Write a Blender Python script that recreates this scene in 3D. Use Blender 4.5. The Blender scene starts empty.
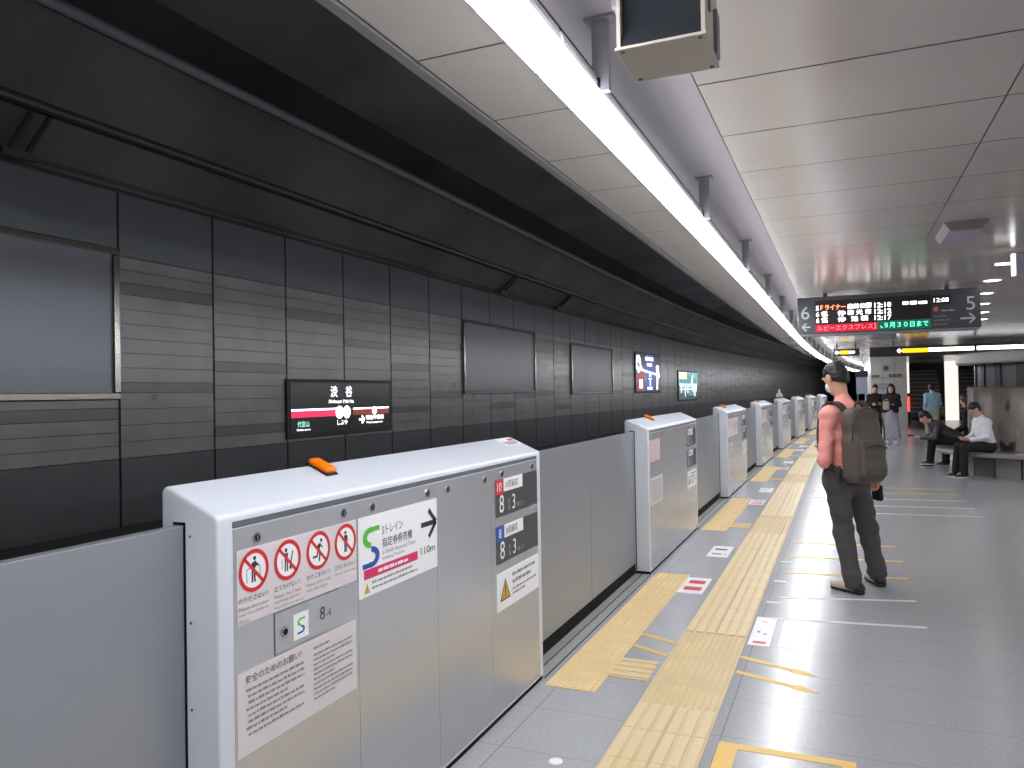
import bpy, bmesh, math, random
import numpy as np
from mathutils import Vector, Matrix, noise

random.seed(7)
PI = math.pi
SC = bpy.context.scene
COL = SC.collection
CAM_H = 1.6

def sx(y):                       # the platform bends gently to the right further on
    return 0.0014 * max(0.0, y - 14.0) ** 2
def heading(y):
    return -math.atan(0.0028 * max(0.0, y - 14.0))
def chord(y, L):                 # turn of a straight piece of length L that starts at y
    return -math.atan((sx(y + L) - sx(y)) / L)

# ------------------------------------------------------------------ materials
def lin(c):
    out = []
    for v in c:
        v = v / 255.0
        out.append(v / 12.92 if v <= 0.04045 else ((v + 0.055) / 1.055) ** 2.4)
    return tuple(out) + (1.0,)

MATS = {}
def mat(name, rgb=(128, 128, 128), rough=0.5, metal=0.0, emit=None, estr=1.0, spec=0.5, var=0.0, vscale=8.0, bump=0.0, bscale=40.0, rvar=0.0, stretch=None, coat=0.0, crough=0.1):
    m = bpy.data.materials.new(name)
    m.use_nodes = True
    nt = m.node_tree
    b = nt.nodes['Principled BSDF']
    b.inputs['Base Color'].default_value = lin(rgb)
    b.inputs['Roughness'].default_value = rough
    b.inputs['Metallic'].default_value = metal
    b.inputs['Specular IOR Level'].default_value = spec
    if coat:
        b.inputs['Coat Weight'].default_value = coat
        b.inputs['Coat Roughness'].default_value = crough
    if emit is not None:
        b.inputs['Emission Color'].default_value = lin(emit)
        b.inputs['Emission Strength'].default_value = estr
    if var or bump or rvar:
        tc = nt.nodes.new('ShaderNodeTexCoord')
        mp = nt.nodes.new('ShaderNodeMapping')
        nt.links.new(tc.outputs['Object'], mp.inputs['Vector'])
        if stretch:
            mp.inputs['Scale'].default_value = stretch
    if var or rvar:
        n = nt.nodes.new('ShaderNodeTexNoise')
        n.inputs['Scale'].default_value = vscale
        n.inputs['Detail'].default_value = 6
        nt.links.new(mp.outputs['Vector'], n.inputs['Vector'])
        if var:
            mr = nt.nodes.new('ShaderNodeMapRange')
            mr.inputs['From Min'].default_value = 0.3
            mr.inputs['From Max'].default_value = 0.7
            mr.inputs['To Min'].default_value = 1 - var
            mr.inputs['To Max'].default_value = 1 + var
            nt.links.new(n.outputs['Fac'], mr.inputs['Value'])
            mx = nt.nodes.new('ShaderNodeVectorMath'); mx.operation = 'MULTIPLY'
            mx.inputs[0].default_value = lin(rgb)[:3]
            nt.links.new(mr.outputs['Result'], mx.inputs[1])
            nt.links.new(mx.outputs['Vector'], b.inputs['Base Color'])
        if rvar:
            mr2 = nt.nodes.new('ShaderNodeMapRange')
            mr2.inputs['To Min'].default_value = max(0.02, rough - rvar)
            mr2.inputs['To Max'].default_value = rough + rvar
            nt.links.new(n.outputs['Fac'], mr2.inputs['Value'])
            nt.links.new(mr2.outputs['Result'], b.inputs['Roughness'])
    if bump:
        n2 = nt.nodes.new('ShaderNodeTexNoise')
        n2.inputs['Scale'].default_value = bscale
        n2.inputs['Detail'].default_value = 4
        nt.links.new(mp.outputs['Vector'], n2.inputs['Vector'])
        bp = nt.nodes.new('ShaderNodeBump')
        bp.inputs['Strength'].default_value = bump
        bp.inputs['Distance'].default_value = 0.01
        nt.links.new(n2.outputs['Fac'], bp.inputs['Height'])
        nt.links.new(bp.outputs['Normal'], b.inputs['Normal'])
    MATS[name] = m
    return m

def floor_material():
    m = mat('platform_floor_stone', (150, 151, 157), 0.3, spec=0.5)
    nt = m.node_tree; b = nt.nodes['Principled BSDF']
    tc = nt.nodes.new('ShaderNodeTexCoord')
    sp = nt.nodes.new('ShaderNodeSeparateXYZ'); nt.links.new(tc.outputs['Object'], sp.inputs[0])
    def M(op, a, bb=None):
        n = nt.nodes.new('ShaderNodeMath'); n.operation = op
        for i, v in enumerate((a, bb)):
            if v is None: continue
            if isinstance(v, (int, float)): n.inputs[i].default_value = v
            else: nt.links.new(v, n.inputs[i])
        return n.outputs[0]
    def line(coord, off, per, w):
        f = M('FRACT', M('DIVIDE', M('SUBTRACT', coord, off), per))
        d = M('MINIMUM', f, M('SUBTRACT', 1.0, f))
        return M('LESS_THAN', d, w / per)
    lx = line(sp.outputs['X'], -0.55, 0.916, 0.004)
    ly = line(sp.outputs['Y'], 3.66, 0.458, 0.003)
    lx = M('MULTIPLY', lx, M('LESS_THAN', sp.outputs['X'], 0.0))
    g = M('MAXIMUM', M('MULTIPLY', lx, 0.75), M('MULTIPLY', ly, 0.6))
    ns = nt.nodes.new('ShaderNodeTexNoise'); ns.inputs['Scale'].default_value = 55; ns.inputs['Detail'].default_value = 3
    nb = nt.nodes.new('ShaderNodeTexNoise'); nb.inputs['Scale'].default_value = 1.7; nb.inputs['Detail'].default_value = 5
    nt.links.new(tc.outputs['Object'], ns.inputs['Vector']); nt.links.new(tc.outputs['Object'], nb.inputs['Vector'])
    v = M('ADD', M('MULTIPLY', ns.outputs['Fac'], 0.36), M('MULTIPLY', nb.outputs['Fac'], 0.12))
    v = M('ADD', v, 0.76)
    v = M('MULTIPLY', v, M('SUBTRACT', 1.0, M('MULTIPLY', g, 0.42)))
    mx = nt.nodes.new('ShaderNodeVectorMath'); mx.operation = 'MULTIPLY'
    mx.inputs[0].default_value = lin((164, 165, 168))[:3]
    nt.links.new(v, mx.inputs[1]); nt.links.new(mx.outputs[0], b.inputs['Base Color'])
    r = M('ADD', M('MULTIPLY', ns.outputs['Fac'], 0.04), 0.21)
    nt.links.new(r, b.inputs['Roughness'])
    bp = nt.nodes.new('ShaderNodeBump'); bp.inputs['Strength'].default_value = 0.05; bp.inputs['Distance'].default_value = 0.004
    nt.links.new(ns.outputs['Fac'], bp.inputs['Height']); nt.links.new(bp.outputs['Normal'], b.inputs['Normal'])
    return m

M_FLOOR = floor_material()
M_CEIL = mat('ceiling_panel_grey', (166, 159, 155), 0.2, spec=0.45, var=0.04, vscale=1.2, rvar=0.02)
M_CHANNEL = mat('lamp_channel_matte', (168, 164, 168), 0.7, spec=0.1)
M_CEILGAP = mat('ceiling_joint', (58, 55, 55), 0.7)
M_TRIM = mat('ceiling_edge_trim', (112, 112, 113), 0.4)
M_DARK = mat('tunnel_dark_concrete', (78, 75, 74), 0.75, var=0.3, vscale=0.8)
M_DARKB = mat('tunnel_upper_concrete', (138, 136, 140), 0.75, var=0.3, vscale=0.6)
M_BLACK = mat('flat_black', (22, 22, 24), 0.6)
M_RAILPIPE = mat('tunnel_pipe', (44, 45, 48), 0.45)
M_TILE = mat('granite_tile', (112, 110, 111), 0.3, var=0.14, vscale=3.0, spec=0.5, rvar=0.06)
M_TILED = mat('granite_tile_dark', (80, 80, 82), 0.32, var=0.1, vscale=3.0)
M_TILET = mat('wall_upper_panel', (78, 82, 86), 0.35, var=0.1, vscale=2.0)
M_TILEB = mat('wall_base_panel', (66, 66, 70), 0.35, var=0.12, vscale=2.0)
M_STEEL = mat('brushed_steel', (128, 123, 117), 0.22, metal=1.0, var=0.06, vscale=14)
M_BOARD = mat('grey_board_sheet', (94, 96, 102), 0.36, metal=0.6)
M_GATE = mat('gate_white_paint', (205, 209, 218), 0.35, spec=0.5)
M_GATEPANEL = mat('gate_silver_panel', (192, 194, 198), 0.24, metal=0.6)
M_LEAF = mat('gate_leaf_silver', (152, 156, 162), 0.33, metal=0.5)
M_GROOVE = mat('gate_dark_groove', (92, 95, 102), 0.5)
M_MATBLACK = mat('matte_black', (17, 17, 18), 0.8, spec=0.2)  # also colours the dark gap and slots of the gates
M_LOCK = mat('lock_metal', (176, 178, 180), 0.25, metal=1.0)
M_WHITE = mat('white_film', (238, 238, 240), 0.4)
M_PALE = mat('pale_film', (214, 206, 208), 0.4)
M_INK = mat('dark_ink', (44, 42, 46), 0.5)
M_GREYINK = mat('grey_ink', (136, 131, 135), 0.5)
M_RED = mat('sign_red', (206, 40, 48), 0.4)
M_MAGENTA = mat('sign_magenta', (212, 38, 98), 0.4)
M_GREEN = mat('logo_green', (86, 186, 62), 0.4)
M_BLUE = mat('logo_blue', (36, 82, 170), 0.4)
M_PLATE = mat('plate_dark_grey', (66, 64, 68), 0.4)
M_AMBER = mat('warning_amber', (206, 160, 40), 0.4)
M_ORANGE = mat('lamp_orange', (255, 128, 8), 0.3)
M_TACT = mat('tactile_yellow', (216, 192, 146), 0.5, var=0.08, vscale=5)
M_TACTB = mat('tactile_yellow_raised', (224, 202, 158), 0.45)
M_TACTG = mat('tactile_joint', (176, 146, 92), 0.6)
M_LINEW = mat('floor_line_white', (214, 212, 212), 0.45)
M_LINEY = mat('floor_line_yellow', (232, 190, 92), 0.45)
M_SILL = mat('sill_metal', (168, 171, 166), 0.4, metal=0.4)
M_TACTS = mat('tactile_strip_yellow', (226, 198, 148), 0.5, var=0.08, vscale=5)
M_TACTSB = mat('tactile_strip_dots', (234, 206, 150), 0.45)
M_TUBE = mat('tube_glow', (255, 255, 255), 0.4, emit=(248, 250, 255), estr=38)
M_TUBETOP = mat('tube_dimmed_top', (250, 250, 250), 0.4, emit=(248, 250, 255), estr=7)
M_FIX = mat('fixture_white', (208, 210, 216), 0.4)
M_HANGER = mat('hanger_grey', (128, 128, 136), 0.45)
M_BOXGREY = mat('warm_grey_paint', (190, 181, 170), 0.45)
M_SCREEN = mat('dark_glass', (34, 40, 46), 0.2)
M_SIGNBODY = mat('sign_housing', (62, 66, 72), 0.4)
M_SIGNFACE = mat('sign_grey_face', (78, 82, 88), 0.4)
M_LEDBG = mat('led_black', (24, 16, 20), 0.35)
M_LEDRED = mat('led_red_bg', (150, 6, 34), 0.4, emit=(190, 4, 40), estr=0.9)
M_LEDGREEN = mat('led_green_bg', (0, 90, 66), 0.4, emit=(0, 110, 80), estr=0.5)
M_LEDW = mat('led_white', (255, 250, 246), 0.4, emit=(255, 246, 240), estr=3.2)
M_LEDO = mat('led_orange', (255, 170, 120), 0.4, emit=(255, 128, 84), estr=3.0)
M_LEDC = mat('led_mint', (130, 255, 220), 0.4, emit=(110, 255, 210), estr=2.0)
M_LEDP = mat('led_pink', (255, 140, 150), 0.4, emit=(255, 96, 110), estr=2.0)
M_SIGNTXT = mat('sign_text_grey', (176, 176, 176), 0.4)
M_LITW = mat('backlit_white', (250, 250, 250), 0.4, emit=(250, 252, 255), estr=3.0)
M_LITY = mat('backlit_yellow', (250, 190, 40), 0.4, emit=(255, 190, 20), estr=1.6)
M_LITRED = mat('backlit_crimson', (206, 36, 76), 0.4, emit=(214, 40, 84), estr=1.3)
M_LITBROWN = mat('backlit_brown', (140, 60, 44), 0.4, emit=(140, 52, 40), estr=0.8)
M_LITMINT = mat('backlit_mint', (170, 250, 220), 0.4, emit=(170, 250, 220), estr=1.4)
M_NAMEBG = mat('name_sign_black', (46, 47, 52), 0.3)
M_PBLUE = mat('poster_blue', (44, 64, 150), 0.4, emit=(50, 74, 170), estr=0.8)
M_PDARK = mat('poster_dark', (16, 18, 26), 0.3, emit=(16, 20, 34), estr=0.4)
M_PRED = mat('poster_red', (150, 20, 50), 0.4, emit=(160, 20, 60), estr=0.8)
M_PWHITE = mat('poster_white', (230, 240, 255), 0.4, emit=(225, 235, 255), estr=1.6)
M_PTEAL = mat('poster_teal', (120, 180, 180), 0.4, emit=(120, 190, 190), estr=0.7)
M_PTEALD = mat('poster_teal_dark', (50, 84, 86), 0.4, emit=(50, 90, 92), estr=0.5)
M_PCREAM = mat('poster_cream', (240, 225, 190), 0.4, emit=(245, 228, 190), estr=1.3)
M_DRUM = mat('drum_bronze_metal', (168, 158, 148), 0.16, metal=0.85, rvar=0.03, vscale=2)
M_CONC = mat('bench_stone', (142, 140, 138), 0.4, var=0.1, vscale=6)
M_CONCD = mat('bench_stone_dark', (104, 102, 102), 0.5, var=0.1, vscale=6)
M_COLD = mat('column_dark_panel', (84, 82, 86), 0.3)
M_COLK = mat('column_black_strip', (38, 37, 40), 0.35)
M_RING = mat('ring_grey', (150, 147, 143), 0.4)
M_WALLW = mat('end_wall_white', (196, 192, 186), 0.4, var=0.04, vscale=1)
M_STAIR = mat('stair_dark', (64, 58, 60), 0.5)
M_NOSE = mat('stair_nosing', (170, 160, 158), 0.5)
M_REDLIT = mat('red_lamp', (255, 90, 70), 0.4, emit=(255, 80, 60), estr=2)
M_SKIN = mat('skin', (214, 160, 132), 0.5, spec=0.4)
M_SKINB = mat('skin_far', (206, 158, 136), 0.5, spec=0.4)
M_HAIR = mat('black_hair', (30, 27, 29), 0.5, bump=0.5, bscale=120)
M_SALMON = mat('salmon_cotton', (240, 160, 150), 0.85, var=0.05, vscale=30, spec=0.2)
M_CHAR = mat('charcoal_twill', (84, 81, 84), 0.85, var=0.06, vscale=40, spec=0.2)
M_PACK = mat('olive_brown_nylon', (92, 83, 76), 0.6, var=0.08, vscale=30, spec=0.4)
M_PACKD = mat('dark_brown_webbing', (62, 56, 54), 0.7)
M_SHOEW = mat('cream_shoe', (222, 204, 186), 0.5)
M_SHOEB = mat('black_shoe', (32, 31, 33), 0.45)
M_NAVY = mat('black_cloth', (36, 35, 38), 0.8, spec=0.3)
M_NAVYS = mat('dark_sheen_jacket', (58, 58, 62), 0.4, spec=0.5)
M_SHIRTW = mat('white_cotton', (226, 226, 236), 0.8, spec=0.2)
M_SHIRTB = mat('light_blue_cotton', (160, 196, 218), 0.8, spec=0.2)
M_LILAC = mat('lilac_grey_cloth', (168, 164, 178), 0.8, spec=0.2)
M_BEIGE = mat('beige_cloth', (190, 180, 160), 0.8, spec=0.2)
M_EYE = mat('eye_white', (235, 232, 228), 0.25)
M_PUPIL = mat('eye_dark', (24, 18, 16), 0.2)
M_PHONE = mat('phone_black', (18, 18, 20), 0.2)
M_MASK = mat('mask_white', (236, 236, 238), 0.8)
M_MARKER = mat('marker_white', (236, 236, 232), 0.5)
M_GREENB = mat('board_blue_grey', (150, 160, 178), 0.4)

# ------------------------------------------------------------------ mesh builder
class MB:
    def __init__(s):
        s.v = []; s.f = []; s.mi = []; s.mats = []
    def m(s, material):
        if material not in s.mats: s.mats.append(material)
        return s.mats.index(material)
    def add(s, verts, faces, material):
        o = len(s.v); k = s.m(material)
        s.v.extend([tuple(p) for p in verts])
        for f in faces:
            s.f.append([o + i for i in f]); s.mi.append(k)
    def box(s, x0, x1, y0, y1, z0, z1, material, bev=0.0, M=None):
        if bev <= 0:
            vs = [(x, y, z) for x in (x0, x1) for y in (y0, y1) for z in (z0, z1)]
            fs = [(0, 1, 3, 2), (4, 6, 7, 5), (0, 4, 5, 1), (2, 3, 7, 6), (0, 2, 6, 4), (1, 5, 7, 3)]
        else:
            bm = bmesh.new(); bmesh.ops.create_cube(bm, size=1)
            for v in bm.verts:
                v.co = Vector(((x0 + x1) / 2 + v.co.x * (x1 - x0), (y0 + y1) / 2 + v.co.y * (y1 - y0), (z0 + z1) / 2 + v.co.z * (z1 - z0)))
            bmesh.ops.bevel(bm, geom=list(bm.edges), offset=bev, segments=2, profile=0.6, affect='EDGES')
            bm.verts.index_update()
            vs = [tuple(v.co) for v in bm.verts]; fs = [[v.index for v in f.verts] for f in bm.faces]; bm.free()
        if M is not None: vs = [tuple(M @ Vector(p)) for p in vs]
        s.add(vs, fs, material)
    def prism(s, pts, axis, a0, a1, material):
        """extrude a 2-D outline (pts, counter-clockwise) along an axis from a0 to a1"""
        n = len(pts)
        def P(p, a):
            return {'x': (a, p[0], p[1]), 'y': (p[0], a, p[1]), 'z': (p[0], p[1], a)}[axis]
        vs = [P(p, a0) for p in pts] + [P(p, a1) for p in pts]
        fs = [tuple(range(n)), tuple(range(2 * n - 1, n - 1, -1))]
        fs += [(i, i + n, (i + 1) % n + n, (i + 1) % n) for i in range(n)]
        s.add(vs, fs, material)
    def cyl(s, p, q, r0, material, r1=None, n=12, caps=True):
        r1 = r0 if r1 is None else r1
        p = Vector(p); q = Vector(q); d = (q - p).normalized()
        u = d.orthogonal().normalized(); w = d.cross(u)
        vs = []
        for c, r in ((p, r0), (q, r1)):
            for i in range(n):
                a = 2 * PI * i / n
                vs.append(c + (u * math.cos(a) + w * math.sin(a)) * r)
        fs = [(i, (i + 1) % n, n + (i + 1) % n, n + i) for i in range(n)]
        if caps: fs += [tuple(range(n - 1, -1, -1)), tuple(range(n, 2 * n))]
        s.add(vs, fs, material)
    def tube(s, pts, r, material, n=8):
        pts = [Vector(p) for p in pts]; vs = []; fs = []
        up = Vector((0, 0, 1))
        for i, p in enumerate(pts):
            d = (pts[min(i + 1, len(pts) - 1)] - pts[max(i - 1, 0)]).normalized()
            u = d.cross(up) if abs(d.dot(up)) < 0.95 else d.cross(Vector((1, 0, 0)))
            u.normalize(); w = u.cross(d)
            rr = r[i] if isinstance(r, (list, tuple)) else r
            for k in range(n):
                a = 2 * PI * k / n
                vs.append(p + (u * math.cos(a) + w * math.sin(a)) * rr)
        for i in range(len(pts) - 1):
            for k in range(n):
                fs.append((i * n + k, i * n + (k + 1) % n, (i + 1) * n + (k + 1) % n, (i + 1) * n + k))
        fs += [tuple(range(n)), tuple(range(len(vs) - 1, len(vs) - n - 1, -1))]
        s.add(vs, fs, material)
    def ribbon(s, pts, nrm, w, t, material):
        """flat strap along pts, given surface normals, width w and thickness t"""
        vs = []; fs = []
        pts = [Vector(p) for p in pts]
        for i, p in enumerate(pts):
            d = (pts[min(i + 1, len(pts) - 1)] - pts[max(i - 1, 0)]).normalized()
            nn = Vector(nrm[i]); nn = (nn - d * nn.dot(d)).normalized(); b = d.cross(nn)
            for (a, c) in ((-1, -1), (1, -1), (1, 1), (-1, 1)):
                vs.append(p + b * (a * w / 2) + nn * (c * t / 2))
        for i in range(len(pts) - 1):
            for k in range(4):
                fs.append((i * 4 + k, i * 4 + (k + 1) % 4, i * 4 + 4 + (k + 1) % 4, i * 4 + 4 + k))
        fs += [(3, 2, 1, 0), tuple(range(len(vs) - 4, len(vs)))]
        s.add(vs, fs, material)
    def ring(s, c, prof, material, n=96):
        """lathe of a closed (r, z) profile about a vertical axis at c"""
        m = len(prof); vs = []; fs = []
        for i in range(n):
            a = 2 * PI * i / n
            for (r, z) in prof: vs.append((c[0] + r * math.cos(a), c[1] + r * math.sin(a), c[2] + z))
        for i in range(n):
            for k in range(m):
                fs.append((i * m + k, ((i + 1) % n) * m + k, ((i + 1) % n) * m + (k + 1) % m, i * m + (k + 1) % m))
        s.add(vs, fs, material)
    def bend(s):
        s.v = [(x + sx(y), y, z) for x, y, z in s.v]; return s
    def build(s, name, parent=None, smooth=False, loc=None, rotz=0.0, auto=None):
        me = bpy.data.meshes.new(name)
        me.from_pydata(s.v, [], s.f); me.update()
        for m in s.mats: me.materials.append(m)
        me.polygons.foreach_set('material_index', s.mi)
        bm = bmesh.new(); bm.from_mesh(me); bmesh.ops.recalc_face_normals(bm, faces=bm.faces); bm.to_mesh(me); bm.free()
        if smooth: me.polygons.foreach_set('use_smooth', [True] * len(me.polygons))
        if auto is not None:
            me.polygons.foreach_set('use_smooth', [True] * len(me.polygons))
            me.set_sharp_from_angle(angle=math.radians(auto))
        o = bpy.data.objects.new(name, me); COL.objects.link(o)
        if parent is not None: o.parent = parent
        if loc is not None: o.location = loc
        o.rotation_euler[2] = rotz
        return o

def tag(o, label=None, cat=None, group=None, kind=None):
    if label: o['label'] = label
    if cat: o['category'] = cat
    if group: o['group'] = group
    if kind: o['kind'] = kind
    return o
def thing(name, label, cat, loc=(0, 0, 0), rotz=0.0, group=None):
    o = bpy.data.objects.new(name, None); COL.objects.link(o)
    o.location = loc; o.rotation_euler = (0, 0, rotz); o.empty_display_size = 0.1
    return tag(o, label, cat, group)
def dup(root, loc, rotz, label, group=None):
    def cp(o, parent):
        c = o.copy(); COL.objects.link(c)
        if parent is not None: c.parent = parent
        for ch in list(KIDS.get(o.name, [])): cp(ch, c)
        return c
    KIDS = {}
    for o in COL.objects:
        if o.parent is not None: KIDS.setdefault(o.parent.name, []).append(o)
    r = cp(root, None); r.location = loc; r.rotation_euler = (0, 0, rotz); r['label'] = label
    if group: r['group'] = group
    return r

# ------------------------------------------------------------------ flat graphics (lettering, pictograms) on a plane
_fc = bpy.data.curves.new('lettering_source', 'FONT')
_fo = bpy.data.objects.new('lettering_source', _fc); COL.objects.link(_fo)
_TXT = {}
BOLD = [0.0]
def text_mesh(t, res=2):
    if (t, res, BOLD[0]) in _TXT: return _TXT[(t, res, BOLD[0])]
    _fc.body = t; _fc.offset = BOLD[0]; _fc.size = 1.0; _fc.resolution_u = res
    dg = bpy.context.evaluated_depsgraph_get(); dg.update()
    me = bpy.data.meshes.new_from_object(_fo.evaluated_get(dg))
    vs = [tuple(v.co) for v in me.vertices]; fs = [tuple(p.vertices) for p in me.polygons]
    bpy.data.meshes.remove(me)
    _TXT[(t, res, BOLD[0])] = (vs, fs)
    return vs, fs

class Art:
    """flat shapes in (u, v) metres; each call may raise its own layer by a fraction of a millimetre"""
    def __init__(s, base=0.0006, step=0.0003):
        s.items = []; s.h = base; s.step = step
    def poly(s, pts, m, layer=0):
        s.items.append(([(p[0], p[1], layer) for p in pts], [tuple(range(len(pts)))], m))
    def rect(s, u0, v0, u1, v1, m, layer=0):
        s.poly([(u0, v0), (u1, v0), (u1, v1), (u0, v1)], m, layer)
    def disc(s, u, v, r, m, layer=0, n=28):
        s.poly([(u + r * math.cos(2 * PI * i / n), v + r * math.sin(2 * PI * i / n)) for i in range(n)], m, layer)
    def arc(s, u, v, r0, r1, a0, a1, m, layer=0, n=32, sy=1.0):
        ps = []
        for i in range(n + 1):
            a = math.radians(a0 + (a1 - a0) * i / n)
            ps.append((u + r0 * math.cos(a), v + r0 * math.sin(a) * sy, layer)); ps.append((u + r1 * math.cos(a), v + r1 * math.sin(a) * sy, layer))
        s.items.append((ps, [(2 * i, 2 * i + 1, 2 * i + 3, 2 * i + 2) for i in range(n)], m))
    def line(s, pts, w, m, layer=0):
        for a, b in zip(pts[:-1], pts[1:]):
            d = Vector((b[0] - a[0], b[1] - a[1])); L = d.length
            if L < 1e-9: continue
            d /= L; n = Vector((-d.y, d.x)) * (w / 2)
            s.poly([(a[0] - n.x, a[1] - n.y), (b[0] - n.x, b[1] - n.y), (b[0] + n.x, b[1] + n.y), (a[0] + n.x, a[1] + n.y)], m, layer)
    def text(s, t, u0, v0, m, h=None, w=None, layer=1, res=2, align='l'):
        vs, fs = text_mesh(t, res)
        if not vs: return
        xs = [p[0] for p in vs]; ys = [p[1] for p in vs]
        W = max(xs) - min(xs); H = max(ys) - min(ys)
        ky = h / H if h else w / W
        kx = w / W if w else ky
        x0 = min(xs); y0 = min(ys)
        ox = {'l': 0, 'c': -W * kx / 2, 'r': -W * kx}[align]
        s.items.append(([(u0 + ox + (p[0] - x0) * kx, v0 + (p[1] - y0) * ky, layer) for p in vs], fs, m))
    def greek(s, u0, v0, u1, h, m, layer=1, seed=0):
        """a line of print too small to read: broken dashes"""
        rnd = random.Random(seed); u = u0
        while u < u1:
            L = min(rnd.uniform(0.8, 3.2) * h, u1 - u)
            s.rect(u, v0, u + L, v0 + h * rnd.uniform(0.7, 1.0), m, layer); u += L + h * 0.45
    def build(s, name, origin, U, V, parent=None):
        """origin: point of (0,0); U, V: unit axes. The art lies proud of the plane along U x V."""
        U = Vector(U).normalized(); V = Vector(V).normalized(); N = U.cross(V); O = Vector(origin)
        mb = MB()
        for ps, fs, m in s.items:
            mb.add([O + U * p[0] + V * p[1] + N * (s.h + s.step * p[2]) for p in ps], fs, m)
        me = bpy.data.meshes.new(name); me.from_pydata(mb.v, [], mb.f); me.update()
        for m in mb.mats: me.materials.append(m)
        me.polygons.foreach_set('material_index', mb.mi)
        o = bpy.data.objects.new(name, me); COL.objects.link(o)
        if parent is not None: o.parent = parent
        return o

# =================================================================== SETTING
YS = [-4 + i * 1.0 for i in range(95)]
def strip_surface(name, x0, x1, z0, z1, m, ys=YS, thick=None):
    mb = MB(); vs = []; fs = []
    for y in ys: vs += [(x0, y, z0), (x1, y, z1)]
    n = len(ys)
    fs = [(2 * i, 2 * i + 1, 2 * i + 3, 2 * i + 2) for i in range(n - 1)]
    mb.add(vs, fs, m)
    if thick:
        o = [(v[0] + thick[0], v[1], v[2] + thick[1]) for v in vs]
        mb.add(o, [tuple(reversed(f)) for f in fs], m)
        for (a, b) in ((0, 2), (3, 1)):
            q = []
            for i in range(n - 1): q.append((2 * i + a % 2, 2 * i + 2 + a % 2, 2 * n + 2 * i + 2 + a % 2, 2 * n + 2 * i + a % 2))
            mb.add(vs + o, q, m)
    mb.bend()
    return tag(mb.build(name), kind='structure')

def platform_floor():
    mb = MB(); vs = []
    for y in YS: vs += [(-1.80, y, 0), (9.5, y, 0), (-1.80, y, -0.25), (-1.86, y, -1.15)]
    n = len(YS); fs = []
    for i in range(n - 1):
        a = 4 * i; b = a + 4
        fs += [(a, a + 1, b + 1, b), (a + 2, a, b, b + 2), (a + 3, a + 2, b + 2, b + 3)]
    mb.add(vs, fs, M_FLOOR)
    mb.bend()
    mb.v = [(x if x < 8 else 9.5 + sx(y), y, z) for x, y, z in mb.v]
    return tag(mb.build('floor'), kind='structure')
platform_floor()
strip_surface('trackbed', -5.7, -1.86, -1.15, -1.15, M_DARK)

# tunnel wall of stone panels
WX = -5.5; P0 = 4.55; PW = 1.043
DARKROWS = {-1: [(1.45, 1.545), (2.2, 2.3)], 0: [(2.495, 2.597), (1.67, 1.758)], 1: [(1.868, 1.965), (1.245, 1.34)], 2: [(2.47, 2.59), (1.30, 1.39)],
            3: [(2.22, 2.31)], 4: [(1.95, 2.05), (1.38, 1.46)], 5: [(2.30, 2.41), (1.56, 1.66)], 6: [], 7: [(1.36, 1.46)], 8: [(1.53, 1.62)],
            9: [(2.42, 2.53), (1.57, 1.67)], 10: [(1.88, 1.98), (1.27, 1.36)]}
def tunnel_wall():
    mb = MB()
    vs = []
    for y in YS: vs += [(WX - 0.02, y, -1.15), (WX - 0.02, y, 3.36)]
    mb.add(vs, [(2 * i, 2 * i + 1, 2 * i + 3, 2 * i + 2) for i in range(len(YS) - 1)], M_BLACK)
    rnd = random.Random(3)
    for k in range(-7, 80):
        y0 = P0 + PW * k + 0.012; y1 = P0 + PW * (k + 1) - 0.012
        def slab(z0, z1, m, x=WX, yy0=y0, yy1=y1):
            mb.box(x - 0.018, x, yy0, yy1, z0, z1, m)
        slab(0.56, 1.118, M_TILEB); slab(2.812, 3.335, M_TILET)
        rows = DARKROWS.get(k)
        if rows is None:
            a = rnd.uniform(1.25, 1.85); b = rnd.uniform(2.0, 2.6)
            rows = [(a, a + 0.095), (b, b + 0.1)]
        rows = sorted(rows)
        z = 1.124; segs = []
        for a, b in rows:
            segs.append((z, a, False)); segs.append((a, b, True)); z = b
        segs.append((z, 2.806, False))
        for a, b, d in segs:
            if b - a < 0.02: continue
            if d: slab(a + 0.002, b - 0.002, M_TILED)
            else:
                if k > 28: slab(a, b, M_TILE); continue
                n = max(1, round((b - a) / 0.129)); h = (b - a) / n
                for i in range(n): slab(a + i * h + 0.002, a + (i + 1) * h - 0.0025, M_TILE)
    mb.bend()
    return tag(mb.build('wall_left'), kind='structure')
tunnel_wall()
# slab below the panels, haunch and roof of the tunnel
strip_surface('trim_1', WX - 0.02, WX + 0.10, 3.36, 3.40, M_DARK)
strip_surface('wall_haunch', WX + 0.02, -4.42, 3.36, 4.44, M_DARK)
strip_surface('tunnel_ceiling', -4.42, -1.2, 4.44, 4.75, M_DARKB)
strip_surface('trim_2', -1.44, -1.2, 2.86, 4.75, M_DARKB)
def ceiling_edge():
    mb = MB()
    ys = YS
    for a, b in zip(ys[:-1], ys[1:]):
        mb.box(-1.49, -1.445, a, b, 2.845, 2.92, M_TRIM)
        mb.box(-1.445, -1.43, a, b, 2.86, 2.92, M_CEILGAP)
    return tag(mb.bend().build('trim_3'), kind='structure')
ceiling_edge()

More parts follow.
